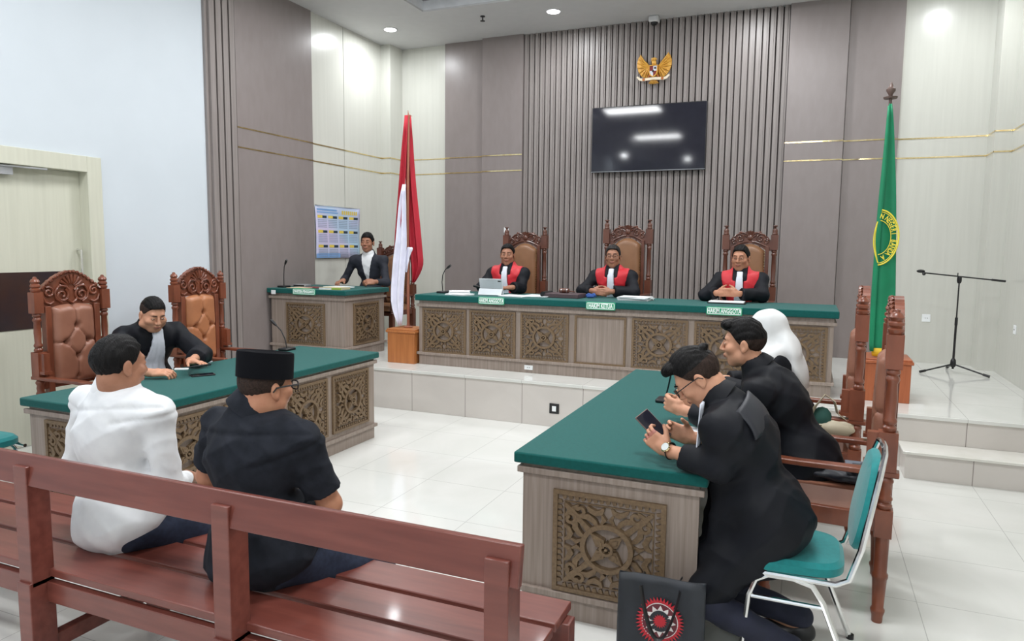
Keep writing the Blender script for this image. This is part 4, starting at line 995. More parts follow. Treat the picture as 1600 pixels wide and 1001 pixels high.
person('person', 'man in black short-sleeved shirt, glasses and black velvet cap on the bench', (-1.80, 1.94, 0), -.10, dict(side=-.09, seat=.45, wear='shirt', cloth=M_bshirt, collarm=M_bshirt, trousers=M_jeans, lean=(0, 6), hc=.007, h=.0045, hh=.0035, head=(-1.80, 1.995, 1.142), hrot=(-9, 4, 0),
    skin=M_skin, fat=.052, scale=1.02, folds=.0045, shw=.205, feet=[(-1.86, 2.45, 0), (-1.5, 2.42, 0)], hem=-.13, tail=.05, yoke=True, seam=True, short=True, hairt=.003, top=-.01, cap=True, glasses=M_black, gr=.003, cgap=.45, collar_h=.036, coff=-.004, neckh=.02, shd=.09, ctilt=.12, hairm=M_fade, smooth=1, hs=.95, cr=.064,
    lz=[-.055, -.05, -.025, .012, .004, .02, .062, .076, .078],
    L=both((-2.0, 2.26, .64), (-2.13, 2.03, .76), d=(.5, .8, -.1), n=(.3, -.2, -1)), R=both((-1.82, 2.29, .65), (-1.575, 2.06, .72), d=(-.6, .8, -.1), n=(-.3, -.2, -1))))
# the three advocates at the right-hand desk
a1 = person('person', 'bespectacled man in black robe bending over the phone in his hands', (-.085, 3.0, 0), PI / 2, dict(seat=.475, wear='robe', cloth=M_robe, trousers=M_navy, lean=(14, 30), hc=.007, h=.004, hh=.0035, head=(-.405, 3.0, 1.125), hrot=(6, 44, 0),
    skin=M_skin2, fat=.028, folds=.005, shw=.18, shf=.03, feet=[(.0, 2.88, 0), (.04, 3.14, 0)], drape=[((-.27, 2.97, .86), (-.27, 2.95, .50), .07), ((-.27, 3.1, .80), (-.30, 3.1, .45), .08)], bib=False, kpole=(0, 1, .45), quiff=True, top=.026, hairt=.011, fade=.052, temple=.1, glasses=M_black, gr=.0022, backtuft=True, footd=lambda s: (s * .05, 1, 0),
    lz=[-.05, -.045, -.02, .03, .010, .03, .075, .086, .088], lap=.85, cuff=.70, sleeve=(.062, .064, .058), seed=7,
    L=both((-.515, 2.955, .815), (-.29, 2.83, .815), d=(-.75, .25, .38), n=(.25, .9, -.1), curl=.65, thumb=.4), R=both((-.455, 3.20, .815), (-.24, 3.27, .82), d=(-.85, -.25, .35), n=(.1, -.9, .1), curl=.7, thumb=.5)))
person('person', 'man in black robe with clasped hands on the desk, between his two colleagues', (.05, 3.74, 0), PI / 2, dict(seat=.52, wear='robe', cloth=M_robe, trousers=M_navy, lean=(18, 36), hc=.008, h=.004, hh=.0035, head=(-.29, 3.74, 1.185), hrot=(0, 6, 0), bib=False,
    skin=M_skin2, fat=.015, folds=.004, shw=.19, shf=.04, feet=[(-.2, 3.6, 0), (-.2, 3.9, 0)], quiff=True, top=.024, hairt=.012, fade=.03, lz=[-.05, -.045, -.02, .03, .004, .03, .068, .078, .08], temple=.1, cuff=.82, sleeve=(.062, .062, .058), seed=9,
    L=both((-.57, 3.66, .835), (-.30, 3.54, .82), d=(-.85, .35, .2), n=(.35, .9, 0), curl=.75), R=both((-.57, 3.80, .835), (-.28, 3.98, .82), d=(-.85, -.35, .2), n=(.35, -.9, 0), curl=.75)))
a3, K3 = person('person', 'woman in white headscarf and black robe, turned away at the far end of the desk', (-.04, 4.62, 0), PI / 2, dict(seat=.50, wear='robe', cloth=M_robe, lean=(8, 20), hc=.009, h=.0055, head=(-.225, 4.60, 1.175), hrot=(-8, 12, 0), hair=None, bib=False,
    skin=M_skin2, fat=.0, shw=.15, shd=.10, feet=[(-.25, 4.5, 0), (-.25, 4.75, 0)], seed=11, hs=.96,
    L=both((-.48, 4.52, .82), (-.25, 4.38, .82), d=(-.9, .2, .1), n=(0, .2, -1), curl=.4), R=both((-.48, 4.74, .82), (-.25, 4.86, .82), d=(-.9, -.2, .1), n=(0, -.2, -1), curl=.4)))
# headscarf over head, neck and shoulders
K = K3; hd_ = K['head']; RH = K['RH']
Hf = Fld(hd_ - .34, hd_ + .30, .006)
Hf.op(ell(K['W']((0, -.018, .030)), (.090, .112, .098), RH), .02)
Hf.op(cap(hd_ + [0, -.03, -.04], K['neck'] + [0, .0, .0], .086, .098), .05)
Hf.op(ell(K['neck'] + K['fw2'] * .03 - K['u2'] * .05, (.215, .14, .10), K['R2']), .06); Hf.op(ell(K['neck'] - K['fw2'] * .085 - K['u2'] * .12, (.17, .06, .20), K['R2']), .05)
Hf.op(ell(K['W']((0, .085, -.02)), (.060, .05, .085), RH), .012, 's')
X, Y, Z = Hf.grid(); q = [(RH[i, 0] * (X - hd_[0]) + RH[i, 1] * (Y - hd_[1]) + RH[i, 2] * (Z - hd_[2])) for i in range(3)]
Hf.D = (Hf.D + .0035 * np.sin(55 * (q[1] * .9 - .35 * q[2]) + 14 * q[0] + 2 * np.sin(16 * q[2])) * np.clip(-q[2] * 10 + .25, 0, 1) + .0012 * np.sin(70 * (q[1] + .3 * q[2]))).astype(np.float32)
field_object('headscarf', Hf, M_hijab, a3, 1)
# white bib hanging from the collar of the nearest advocate
m = MB(); Lf = a1[1]['L']
def hb_(u, v):
    p = Lf((-.375 - .01 * v, 2.86 + .07 * u, 1.045 - .20 * v)); return (p[0], p[1] + .003 * math.sin(u * 22), p[2])
m.grid(hb_, 21, 9); bo = m.build('white_bib', M_bib, a1[0]); md = bo.modifiers.new('thick', 'SOLIDIFY'); md.thickness = .006
# yoke flap on the nearest advocate's back, wrist watch
R_, K1 = a1
m = MB(); c = K1['neck']; r_, f_, u_ = K1['rgt'], K1['fw2'], K1['u2']
def yk(u, v):
    a = (u - .5) * 2; p = c + r_ * a * (.16 + .03 * v) + u_ * .02 - u_ * (.01 + .16 * v + .035 * abs(a) * (1 - v)) - f_ * (.108 + .028 * math.sin(v * PI * .7) - .055 * a * a) + np.array([0, 0, 0])
    return tuple(p)
m.grid(yk, 15, 9); yo = m.build('yoke_flap', M_robe2, R_); md = yo.modifiers.new('thick', 'SOLIDIFY'); md.thickness = .008
def watch(root, w, e, rad, facem):
    w = np.array(w); e = np.array(e); d = nrm(e - w); c = w + d * .012; F = frame(d, (0, 0, 1)); rr, uu = F[0], F[2]
    m = MB(); m.tube([c + (rr * math.cos(a) + uu * math.sin(a)) * rad for a in [2 * PI * k / 24 for k in range(24)]], .009, 8, closed=True, flat=.3); st = m.build('watch_strap', M_black, root)
    nrm_ = nrm(rr * .75 + uu * .55); cc = c + nrm_ * (rad + .002); t1 = nrm(np.cross(nrm_, d)); M = basis(cc, t1, np.cross(nrm_, t1), nrm_)
    m = MB(); m.lathe([(.021, 0), (.022, .004), (.019, .008)], n=20, M=M); m.build('watch_case', M_gold, st)
    m = MB(); m.lathe([(.017, .008), (.017, .009)], n=20, M=M); m.build('watch_face', facem, st)
watch(R_, K1['wr'][-1], K1['el'][-1], .031, mat('watch_dial', (200, 205, 205), .2))
# ================================================================ things on walls, desks and floor
tv = thing('wall_television', 'large black flat television hung on the slatted wall below the eagle emblem', 'television', (-1.94, 8.96, 3.035))
m = MB(); m.box((-.715, -.03, -.405), (.715, .03, .405)); m.build('casing', M_black, tv, bevel=.006)
m = MB(); m.box((-.704, -.0325, -.390), (.704, -.0305, .394)); m.build('screen', M_screen, tv, smooth=False)
m = MB(); m.box((-.715, -.034, -.405), (.715, -.029, -.396)); m.build('lower_trim', mat('grey_trim', (120, 122, 126), .3, metal=.7), tv, smooth=False)
m = MB(); m.box((-.3, .03, -.2), (.3, .065, .2)); m.build('wall_bracket', M_black, tv)

# eagle emblem
M_em = mat('emblem_gold', (224, 172, 74), 0.42, metal=.15, col2=(206, 146, 54), scale=(30, 30, 30))
M_emd = mat('emblem_bronze', (176, 104, 50), 0.45, metal=.2); M_emr = mat('emblem_red', (120, 30, 26), .45); M_emk = mat('emblem_black', (34, 26, 26), .4)
em = thing('eagle_emblem', 'golden eagle emblem with shield and ribbon, high on the slatted wall', 'emblem', (-1.895, 9.02, 3.87))
wing = [(.035, .03), (.065, .045), (.10, .088), (.135, .108), (.158, .135), (.172, .185), (.196, .155), (.212, .105), (.212, .045), (.192, -.02), (.155, -.072), (.105, -.104), (.068, -.088), (.05, -.03)]
for s in (-1, 1):
    m = MB(); c0 = (.10, .0); n = len(wing)
    vs = [(s * .11, -.045, .01)] + [(s * x, -.018, z) for x, z in wing] + [(s * x, 0, z) for x, z in wing]
    fs = [(0, 1 + i, 1 + (i + 1) % n) for i in range(n)] + [(1 + i, 1 + n + i, 1 + n + (i + 1) % n, 1 + (i + 1) % n) for i in range(n)]
    m.add(vs, fs)
    for tx_, tz_ in ((.172, .18), (.200, .14), (.211, .09), (.208, .03), (.188, -.03), (.158, -.07), (.12, -.098), (.085, -.095)):
        m.tube([(s * .06, -.034, .035), (s * (.06 + (tx_ - .06) * .55), -.045, .035 + (tz_ - .035) * .5 - .005), (s * tx_, -.022, tz_)], [.006, .011, .005], 6)
    m.tube([(s * x, -.024, z) for x, z in wing[:6]], .009, 6)
    m.build('wing', M_em, em)
m = MB(); m.ball((0, -.03, -.02), (.058, .03, .09), 14); m.ball((0, -.035, .075), (.03, .028, .045), 12); m.ball((.004, -.045, .115), (.026, .024, .024), 12)
m.tube([(.018, -.055, .118), (.036, -.06, .114), (.044, -.058, .102)], [.009, .006, .002], 6)
for k in range(4): m.tube([(-.02 - .0 * k, -.04, .125 - .008 * k), (-.038, -.035, .135 - .014 * k)], [.007, .002], 5)
m.build('eagle_body', M_em, em)
for s in (-1, 1):
    m = MB(); m.tube([(s * .045, -.04, -.07), (s * .06, -.05, -.10), (s * .07, -.055, -.125)], [.014, .010, .008], 8)
    for k in (-1, 0, 1): m.tube([(s * .07, -.055, -.125), (s * .07 + k * .012, -.062, -.142)], [.006, .004], 5)
    m.build('leg', M_emd, em)
m = MB()
for k in range(7): a = (k - 3) / 3; m.tube([(a * .015, -.03, -.10), (a * .035, -.035, -.15), (a * .06, -.025, -.178 + .008 * a * a)], [.012, .013, .006], 6)
m.build('tail', M_em, em)
def shield(x0, x1, z0, z1, mm, nm):
    P_ = []
    for (x, z) in ((x0, z0), (x1, z0), (x1, z1), (x0, z1)):
        lim = .048 if z > -.03 else .048 * math.sqrt(max(0, 1 - ((-.03 - z) / .065) ** 2)); P_.append((max(-lim, min(lim, x)), z))
    m = MB(); m.prism(P_, -.075, -.05); m.build(nm, mm, em, smooth=False)
m = MB(); m.ribbon([(-.05, .035), (.05, .035), (.051, -.03), (.043, -.062), (.026, -.085), (0, -.098), (-.026, -.085), (-.043, -.062), (-.051, -.03)], .012, -.08, -.04, closed=True); m.build('shield_rim', M_em, em)
for a, b, c_, d_, mm in ((-.048, 0, -.03, .035, M_emr), (0, .048, -.03, .035, M_bib), (-.048, 0, -.06, -.03, M_bib), (0, .048, -.06, -.03, M_emr), (-.042, 0, -.09, -.06, M_bib), (0, .042, -.09, -.06, M_emr)): shield(a, b, c_, d_, mm, 'shield_field')
m = MB(); m.lathe([(.013, 0), (.013, .004)], n=10, M=Matrix.Translation((.024, -.075, .004)) @ Matrix.Rotation(PI / 2, 4, 'X')); m.ball((0, -.078, -.032), (.014, .006, .014), 8); m.build('shield_charges', M_emk, em)
m = MB(); m.ribbon([(-.20, -.085), (-.165, -.118), (-.13, -.128), (0, -.118), (.13, -.128), (.165, -.118), (.20, -.085)], [.018, .03, .032, .03, .032, .03, .018], -.072, -.06); m.build('ribbon', mat('emblem_ribbon', (228, 214, 190), .5), em)
m = MB()
for s in (-1, 1): m.ribbon([(s * .10, -.124), (s * .13, -.128)], .028, -.076, -.07)
m.build('ribbon_folds', M_emd, em)

# wall calendar
ca = thing('wall_calendar', 'large pale blue year calendar hanging beside the clerk', 'calendar', (XL + .02, 7.72, 1.83))
M_cal = mat('calendar_blue', (168, 204, 226), .6, col2=(206, 196, 226), scale=(1, 1.2, 1.6)); M_calb = mat('calendar_band', (120, 160, 210), .6)
def cw(u, z): return .012 + .02 * (u - .5) ** 2 + .008 * math.sin(3 * u + 4 * z)
m = MB(); W_, H_ = .94, .66
m.grid(lambda u, v: (cw(u, v), (u - .5) * W_, (v - .5) * H_ - .02 * (1 - v) * 0), 17, 9); o = m.build('sheet', M_cal, ca); mo = o.modifiers.new('thick', 'SOLIDIFY'); mo.thickness = .002
def cq(m, y0, y1, z0, z1, off=.004):
    u0, u1 = y0 / W_ + .5, y1 / W_ + .5; v0, v1 = z0 / H_ + .5, z1 / H_ + .5
    m.grid(lambda u, v: (cw(u0 + (u1 - u0) * u, v0 + (v1 - v0) * v) + off, y0 + (y1 - y0) * u, z0 + (z1 - z0) * v), 5, 3)
m = MB(); m.tube([(.02, -.47, .333), (.02, .47, .333)], .006, 6); m.build('hanger_rod', M_chrome, ca)
my, mk_, mg, mb_ = MB(), MB(), MB(), MB()
cq(mb_, -.44, .0, .24, .256); cq(mb_, -.44, -.02, .27, .292); cq(mb_, -.46, .02, -.325, -.27)
for k in range(8): cq(my, .08 + k * .042, .08 + k * .042 + .03, .235, .285)
for r_ in range(3):
    for c_ in range(4):
        y0 = -.43 + c_ * .222; z0 = .175 - r_ * .185
        cq(my, y0, y0 + .10, z0, z0 + .035); cq(mk_, y0 + .10, y0 + .19, z0, z0 + .032)
        for a in range(5):
            for b in range(7): cq(mg, y0 + .005 + b * .027, y0 + .02 + b * .027, z0 - .03 - a * .022, z0 - .018 - a * .022)
mb_.build('blue_bands', M_calb, o); my.build('month_bars', mat('calendar_yellow', (214, 190, 84), .6), o); mk_.build('month_names', mat('calendar_dark', (34, 52, 66), .6), o); mg.build('day_grid', mat('calendar_grey', (120, 134, 158), .7), o)

# flags
def pedestal(label, cx, cy, z0, w, h, mm):
    t = thing('flag_pedestal', label, 'pedestal', (cx, cy, z0)); m = MB(); m.box((-w / 2 + .015, -w / 2 + .015, 0), (w / 2 - .015, w / 2 - .015, h - .04)); m.build('box', mm, t, bevel=.004)
    m = MB(); m.box((-w / 2, -w / 2, h - .04), (w / 2, w / 2, h - .015)); m.box((-w / 2 + .01, -w / 2 + .01, h - .015), (w / 2 - .01, w / 2 - .01, h)); m.build('lid', mm, t, bevel=.004); return t
pedestal('orange wooden box pedestal under the red and white flag', -3.975, 6.61, SZ, .36, .365, M_orange)
pedestal('brown wooden box pedestal under the green flag', .625, 6.72, SZ, .40, .36, mat('brown_plywood', (176, 98, 60), .4, col2=(160, 86, 50), scale=(40, 40, 2.5)))
def px2w(px, py, y):      # point on the plane y = const seen at a picture position; used only to measure the cloth outlines
    dx = (px - 800) / 1106.916; dy = (py - 500.5) / 1106.916
    v = [dx * _R[i] + dy * _D[i] + _F[i] for i in range(3)]; t = y / v[1]; return v[0] * t, CAMZ + v[2] * t
def cloth(name, rows, y, mm, parent, amp=.02, waves=3, ph=0, matidx=None, yo=0):
    o = parent.location; m = MB(); N = 17; V = []
    for (py, xl, xr) in rows:
        a, z = px2w(xl, py, y); b, z2 = px2w(xr, py, y)
        for i in range(N):
            u = i / (N - 1); x = a + (b - a) * u; w = amp * min(1, (b - a) / .1) * math.sin(u * PI * 2 * waves + ph + z * .6)
            V.append((x - o.x, y + yo + w - o.y, z - o.z))
    F_ = [(j * N + i, j * N + i + 1, (j + 1) * N + i + 1, (j + 1) * N + i) for j in range(len(rows) - 1) for i in range(N - 1)]
    m.add(V, F_); ob = m.build(name, mm, parent); md = ob.modifiers.new('smooth', 'SUBSURF'); md.levels = md.render_levels = 1; md = ob.modifiers.new('thick', 'SOLIDIFY'); md.thickness = .004
    return ob
M_fred = mat('flag_red', (172, 18, 42), .65, col2=(158, 14, 36), scale=(4, 4, 4)); M_fwh = mat('flag_white', (222, 222, 236), .7); M_fgr = mat('flag_green', (0, 130, 88), .6, col2=(0, 118, 80), scale=(4, 4, 4))
M_pole = mat('flag_pole_wood', (146, 90, 70), .4)
f1 = thing('national_flag', 'red and white flag on a brown wooden pole beside the judges bench', 'flag', (-3.985, 6.62, SZ + .365))
m = MB(); m.tube([(.0, 0, 0), (-.005, 0, 1.1), (.012, 0, 2.24)], [.017, .015, .012], 10); m.tube([(.012, 0, 2.20), (.03, 0, 2.25), (.055, 0, 2.235)], [.01, .008, .003], 6); m.tube([(.012, 0, 2.2), (.006, 0, 2.30)], [.012, .002], 6); m.build('pole', M_pole, f1)
m = MB(); m.lathe([(.045, 0), (.05, .01), (.02, .02), (.018, .04)], n=14); m.build('pole_foot', M_pole, f1)
cloth('red_cloth', [(180, 634, 641), (230, 632, 644), (290, 632, 648), (350, 634, 655), (400, 638, 659), (412, 640, 661), (428, 643, 655), (441, 643.5, 648)], 6.68, M_fred, f1, .025, 2, .5)
cloth('red_fold', [(180, 632, 638), (230, 627, 636), (290, 622, 634), (340, 618, 629), (390, 614.5, 622), (402, 615, 619)], 6.60, M_fred, f1, .018, 1.5, 1.2)
cloth('white_cloth', [(288, 629, 634), (310, 624, 634), (345, 621, 636), (380, 618, 637), (400, 614, 636), (440, 611, 632.5), (470, 609, 631), (490, 614, 631), (508, 622, 627)], 6.575, M_fwh, f1, .022, 2.2, 2.2)
cloth('white_fold', [(386, 636, 644), (391, 635, 645), (396, 634, 640), (425, 633, 636)], 6.58, M_fwh, f1, .01, 1, 0)
f2 = thing('green_court_flag', 'green flag with round yellow emblem and golden fringe, in front of the right wall panel', 'flag', (.60, 6.72, SZ + .36))
m = MB(); m.tube([(.0, 0, 0), (-.03, 0, 1.0), (-.055, 0, 2.16)], [.016, .015, .013], 10); m.lathe([(.012, 0), (.05, .002), (.055, .015), (.012, .02), (.02, .04), (.035, .065), (.036, .08), (.02, .095), (.018, .10), (.004, .135)], (-.055, 0, 2.13), 14); m.build('pole', mat('flag_pole_dark', (96, 78, 72), .4), f2)
gc = cloth('green_cloth', [(162, 1389, 1394), (190, 1386, 1396.5), (240, 1383.5, 1398), (290, 1379.5, 1400), (340, 1375, 1400.5), (400, 1371.5, 1400), (450, 1368, 1399.5), (500, 1366, 1399), (532, 1364, 1398), (546, 1362, 1398)], 6.60, M_fgr, f2, .012, .9, 2.4)
cloth('green_fold', [(165, 1387, 1391), (200, 1384, 1389), (260, 1378, 1386), (330, 1370.5, 1379), (400, 1365.5, 1374), (470, 1360.5, 1369), (530, 1358, 1366), (548, 1358.5, 1365)], 6.575, M_fgr, f2, .01, .8, .4)
cloth('golden_fringe', [(543, 1361.5, 1398), (556, 1361.5, 1398)], 6.597, mat('fringe_gold', (226, 184, 40), .6), f2, .012, .9, 2.4)
# emblem arcs and lettering on the green cloth
ME = mat('embroidery_yellow', (222, 206, 62), .6)
cxe, cze = px2w(1372, 371, 6.575); ex, ez = .150, .225
def epp(a, k, dy=0): return (cxe + ex * k * math.cos(a) - f2.location.x, 6.575 - f2.location.y + dy, cze + ez * k * math.sin(a) - f2.location.z)
m = MB()
for k, r in ((1.0, .006), (.93, .003), (.62, .003)):
    m.tube([epp(math.radians(-86 + 170 * i / 30), k, -.004) for i in range(31)], r, 5)
for dx_, r in ((0, .005), (2.2, .003)):
    q_ = [px2w(1371.5 - (6.5 - dx_) * math.sin(PI * i / 16) , 346 + 64 * i / 16, 6.55) for i in range(17)]
    m.tube([(a - f2.location.x, 6.55 - f2.location.y, c - f2.location.z) for a, c in q_], r, 5)
m.build('embroidered_rings', ME, gc)
m = MB(); letters = 'N NEGERI BANDA A'
for i, ch in enumerate(letters):
    if ch == ' ': continue
    a = math.radians(80 - i * 148 / (len(letters) - 1)); p = epp(a, .775, -.004)
    n_ = Vector((math.cos(a) / ex, 0, math.sin(a) / ez)).normalized(); t_ = Vector((n_.z, 0, -n_.x))
    text_mb(ch, .052, basis(p, t_ * .72, n_ * 1.1, t_.cross(n_)), mb=m, extrude=.001, bold=.0012)
m.build('embroidered_lettering', ME, gc, smooth=False)

# microphone stand
ms = thing('microphone_stand', 'tall black boom microphone stand with tripod feet on the stage', 'microphone stand', (1.41, 8.40, SZ))
m = MB(); m.tube([(0, 0, .05), (0, 0, .55)], .011, 8); m.tube([(0, 0, .53), (0, 0, .97)], .007, 8); m.lathe([(.014, .50), (.014, .58)], n=10); m.build('pole', M_blackm, ms)
for k, a in enumerate((200, 335, 90)):
    a = math.radians(a); m = MB(); m.tube([(0, 0, .10), (.30 * math.cos(a), .30 * math.sin(a), .02)], .008, 8); m.tube([(.27 * math.cos(a), .27 * math.sin(a), .028), (.33 * math.cos(a), .33 * math.sin(a), .014)], .013, 8); m.build('leg', M_blackm, ms)
m = MB(); m.lathe([(.02, .07), (.028, .09), (.024, .14), (.013, .16)], n=12); m.build('hub', M_blackm, ms)
m = MB(); m.tube([(-.33, -.02, 1.03), (.40, .02, .96)], .007, 8); m.tube([(.28, .02, .972), (.40, .02, .96)], .011, 8); m.build('boom', M_blackm, ms)
m = MB(); m.lathe([(.015, .93), (.022, .95), (.022, .99), (.01, 1.0)], n=12); m.tube([(-.02, -.02, 1.0), (-.02, -.02, 1.035)], .005, 6); m.build('boom_clamp', M_blackm, ms)
m = MB(); m.ball((-.35, -.02, 1.045), (.04, .022, .018), 10); m.ball((-.32, -.02, 1.02), (.018, .018, .02), 8); m.build('microphone_clip', M_black, ms)

# gooseneck desk microphones
def goose(label, loc, pts, head=True, base=(.05, .06)):
    t = thing('desk_microphone', label, 'microphone', loc)
    m = MB(); m.box((-base[0], -base[1], 0), (base[0], base[1], .022)); m.build('base', M_black, t, bevel=.008)
    m = MB(); m.tube(pts, .005, 8); m.build('gooseneck', M_blackm, t)
    d = Vector(pts[-1]) - Vector(pts[-2]); d.normalize(); p = Vector(pts[-1])
    m = MB(); m.tube([p, p + d * .035, p + d * .07], [.009, .014, .012], 10); m.build('capsule', M_black, t)
    return t
goose('gooseneck microphone at the flag end of the judges bench', (-3.66, 6.80, JT), [(0, 0, .02), (-.01, 0, .12), (.0, 0, .2), (.035, -.01, .255), (.06, -.02, .27)])
goose('upright gooseneck microphone on the corner desk', (-5.58, 6.52, 1.175), [(0, 0, .02), (.0, 0, .12), (.01, 0, .24), (.03, -.01, .265)])
goose('gooseneck microphone between the two nearest advocates', (-.76, 4.22, .75), [(0, 0, .02), (.02, -.02, .10), (.04, -.05, .19), (.06, -.10, .24)])
goose('pair-headed gooseneck microphone at the far end of the left-hand desk', (-4.16, 4.88, .75), [(0, 0, .02), (-.02, 0, .10), (-.06, 0, .17), (-.10, -.01, .21)])
goose('gooseneck microphone leaning over papers near the silver tablet', (-3.22, 6.97, JT), [(0, 0, .02), (-.03, 0, .05), (-.05, -.01, .065), (-.07, -.02, .07)])
t = thing('signal_box', 'grey metal box beside the microphone on the corner desk', 'box', (-5.44, 6.66, 1.175), .1)
m = MB(); m.box((-.085, -.06, .004), (.085, .06, .035)); m.build('casing', MATS['grey_metal'], t, bevel=.004)
m = MB(); m.box((-.07, -.062, .010), (.07, -.0605, .03)); m.build('front_grille', M_black, t, smooth=False)

def slab(name, label, cat, loc, rz, sx, sy, h, mm, group=None, tilt=0):
    m = MB(); m.box((-sx / 2, -sy / 2, 0), (sx / 2, sy / 2, h)); o = m.build(name, mm, bevel=min(.003, h * .3)); o.location = loc; o.rotation_euler = (tilt, 0, rz); tag(o, label, cat, group); return o
def papers(label, loc, rz, n=5, sx=.21, sy=.297):
    m = MB(); 
    for k in range(n): M = Matrix.Rotation(math.radians(random.uniform(-7, 7)), 4, 'Z'); M.translation = (random.uniform(-.012, .012), random.uniform(-.012, .012), 0); m.box((-sx / 2, -sy / 2, k * .003), (sx / 2, sy / 2, k * .003 + .0026), M)
    o = m.build('paper_stack', M_paper, smooth=False); o.location = loc; o.rotation_euler = (0, 0, rz); tag(o, label, 'papers'); return o
papers('loose white papers beside the gooseneck microphone at the end of the judges bench', (-3.50, 6.88, JT), .5, 8)
papers('white papers between the microphone and the silver tablet', (-3.36, 6.62, JT), 1.35, 5, .18, .25)
papers('flat white sheets under the forearm of the judge with the tablet', (-2.79, 6.76, JT), 1.3, 3)
papers('white papers between the first judge and the dark leather box', (-2.56, 6.86, JT), 1.4, 4)
papers('thick stack of white papers to the right of the presiding judge', (-1.56, 6.88, JT), 1.45, 12)
papers('small white notepad under the clasped hands at the right-hand desk', (-.54, 3.60, .75), 1.3, 3, .10, .16)
papers('open white papers in front of the clerk', (-5.06, 6.86, 1.175), 1.4, 3)
slab('file_folder', 'brown folder lying flat on the corner desk', 'folder', (-5.32, 6.50, 1.175), 1.5, .2, .26, .008, mat('folder_buff', (198, 178, 150), .7))
slab('file_folder', 'maroon folder behind the brown one on the corner desk', 'folder', (-5.22, 6.62, 1.175), 1.4, .16, .2, .010, mat('folder_maroon', (112, 40, 40), .6))
t = thing('ledger_book', 'thick book with white page edges and a yellow-green label, on the corner desk', 'book', (-4.86, 6.50, 1.175), .08)
m = MB(); m.box((-.14, -.09, .003), (.14, .09, .022)); m.build('pages', M_paper, t, smooth=False)
m = MB(); m.box((-.143, -.093, 0), (.143, .093, .003)); m.box((-.143, -.093, .022), (.143, .093, .025)); m.box((.14, -.093, 0), (.143, .093, .025)); m.build('cover', mat('book_cover', (196, 186, 150), .6), t, smooth=False)
m = MB(); m.box((.02, -.0955, .003), (.14, -.093, .022)); m.build('spine_label', mat('label_green', (150, 176, 70), .5), t, smooth=False)
# tablet in its folding cover
t = thing('tablet_computer', 'silver tablet standing in a folding cover in front of a judge', 'tablet', (-3.06, 6.76, JT), 0)
m = MB(); M = basis((0, 0, .01), (1, 0, 0), (0, .94, .34), (0, -.34, .94)); m.box((-.14, -.004, 0), (.125, .004, .175), basis((0, .03, .006), (1, 0, 0), (0, .96, .26), (0, -.26, .96))); m.build('body', mat('tablet_silver', (190, 196, 200), .4), t, bevel=.004)
m = MB(); m.box((-.14, -.003, 0), (.125, .003, .075), basis((0, -.04, .004), (1, 0, 0), (0, .85, -.45), (0, .45, .85))); m.build('folding_cover', mat('tablet_cover', (204, 210, 214), .5), t, bevel=.002)
m = MB(); m.box((.075, -.0075, .145), (.11, -.0045, .157), basis((0, .03, .006), (1, 0, 0), (0, .96, .26), (0, -.26, .96))); m.build('camera_bump', M_black, t, bevel=.001)
# gavel set
t = thing('leather_case', 'dark brown leather box with rolled end on the judges bench', 'box', (-2.27, 6.86, JT), -.05)
m = MB(); m.box((-.20, -.12, 0), (.17, .12, .045)); m.build('case_body', mat('case_brown', (74, 58, 62), .5), t, bevel=.006)
m = MB(); m.tube([(-.21, -.12, .03), (-.21, .10, .03)], .03, 12); m.build('rolled_end', M_black, t)
t = thing('gavel', 'small dark gavel lying on the leather box', 'gavel', (-2.30, 6.88, JT + .045))
m = MB(); m.tube([(-.05, 0, .024), (-.03, 0, .024), (.03, 0, .024), (.05, 0, .024)], [.02, .024, .024, .02], 12); m.build('gavel_head', M_wood2, t)
m = MB(); m.tube([(0, 0, .024), (.10, .05, .012)], .006, 8); m.build('handle', M_wood2, t)
m = MB()
for x in (-.03, .03): m.tube([(x, 0, .024), (x + .005, 0, .024)], .0248, 12)
m.build('metal_band', M_chrome, t)
m = MB()
pts = [(-.05, 0, .02), (-.03, .02, .03), (.0, .01, .022), (.03, .02, .03), (.05, 0, .02)]
m.tube(pts, [.012, .022, .02, .022, .012], 10); m.tube([(-.03, -.02, .015), (.04, -.02, .018)], [.014, .012], 8)
tag(m.build('cloth_bundle', mat('blue_cloth', (40, 76, 140), .8), loc=(-2.03, 6.92, JT)), 'small crumpled blue cloth beside the leather box', 'cloth')
t = thing('document_folder', 'dark folder with white sheet under the heavy-set judge clasped hands', 'folder', (-.70, 6.94, JT), 0)
m = MB(); m.box((-.17, -.11, 0), (.17, .11, .012)); m.build('cover', M_black, t, bevel=.002); m = MB(); m.box((-.16, -.105, .012), (.155, .10, .02)); m.build('sheet', M_paper, t, smooth=False)
# phones
def phone(label, c, d, n, mm=M_black, edge=None):
    d = nrm(d); n = np.array(n, float); n = nrm(n - d * (n @ d)); M = basis((0, 0, 0), np.cross(d, n), d, n); t = thing('mobile_phone', label, 'phone', c)
    m = MB(); m.box((-.037, -.078, -.0045), (.037, .078, .0045), M); m.build('case', mm, t, bevel=.003); m = MB(); m.box((-.034, -.074, .0046), (.034, .074, .0052), M); m.build('screen', M_screen, t, smooth=False); return t
phone('mobile phone with brown case held by the man bending over the right-hand desk', (-.60, 3.06, .885), (-.60, .15, .50), (.35, -.75, .55), mat('phone_brown', (120, 92, 84), .35))
phone('dark mobile phone lying flat on the desk before the stout man', (-3.86, 3.66, .755), (.5, .8, 0), (0, 0, 1))
phone('dark mobile phone held over the desk by the stout man', (-3.89, 3.66, .815), (.7, .7, .10), (-.3, 0, 1))
t = thing('white_charger', 'small white device pinched in the stout mans right hand', 'device', (-3.90, 3.52, .815), .5)
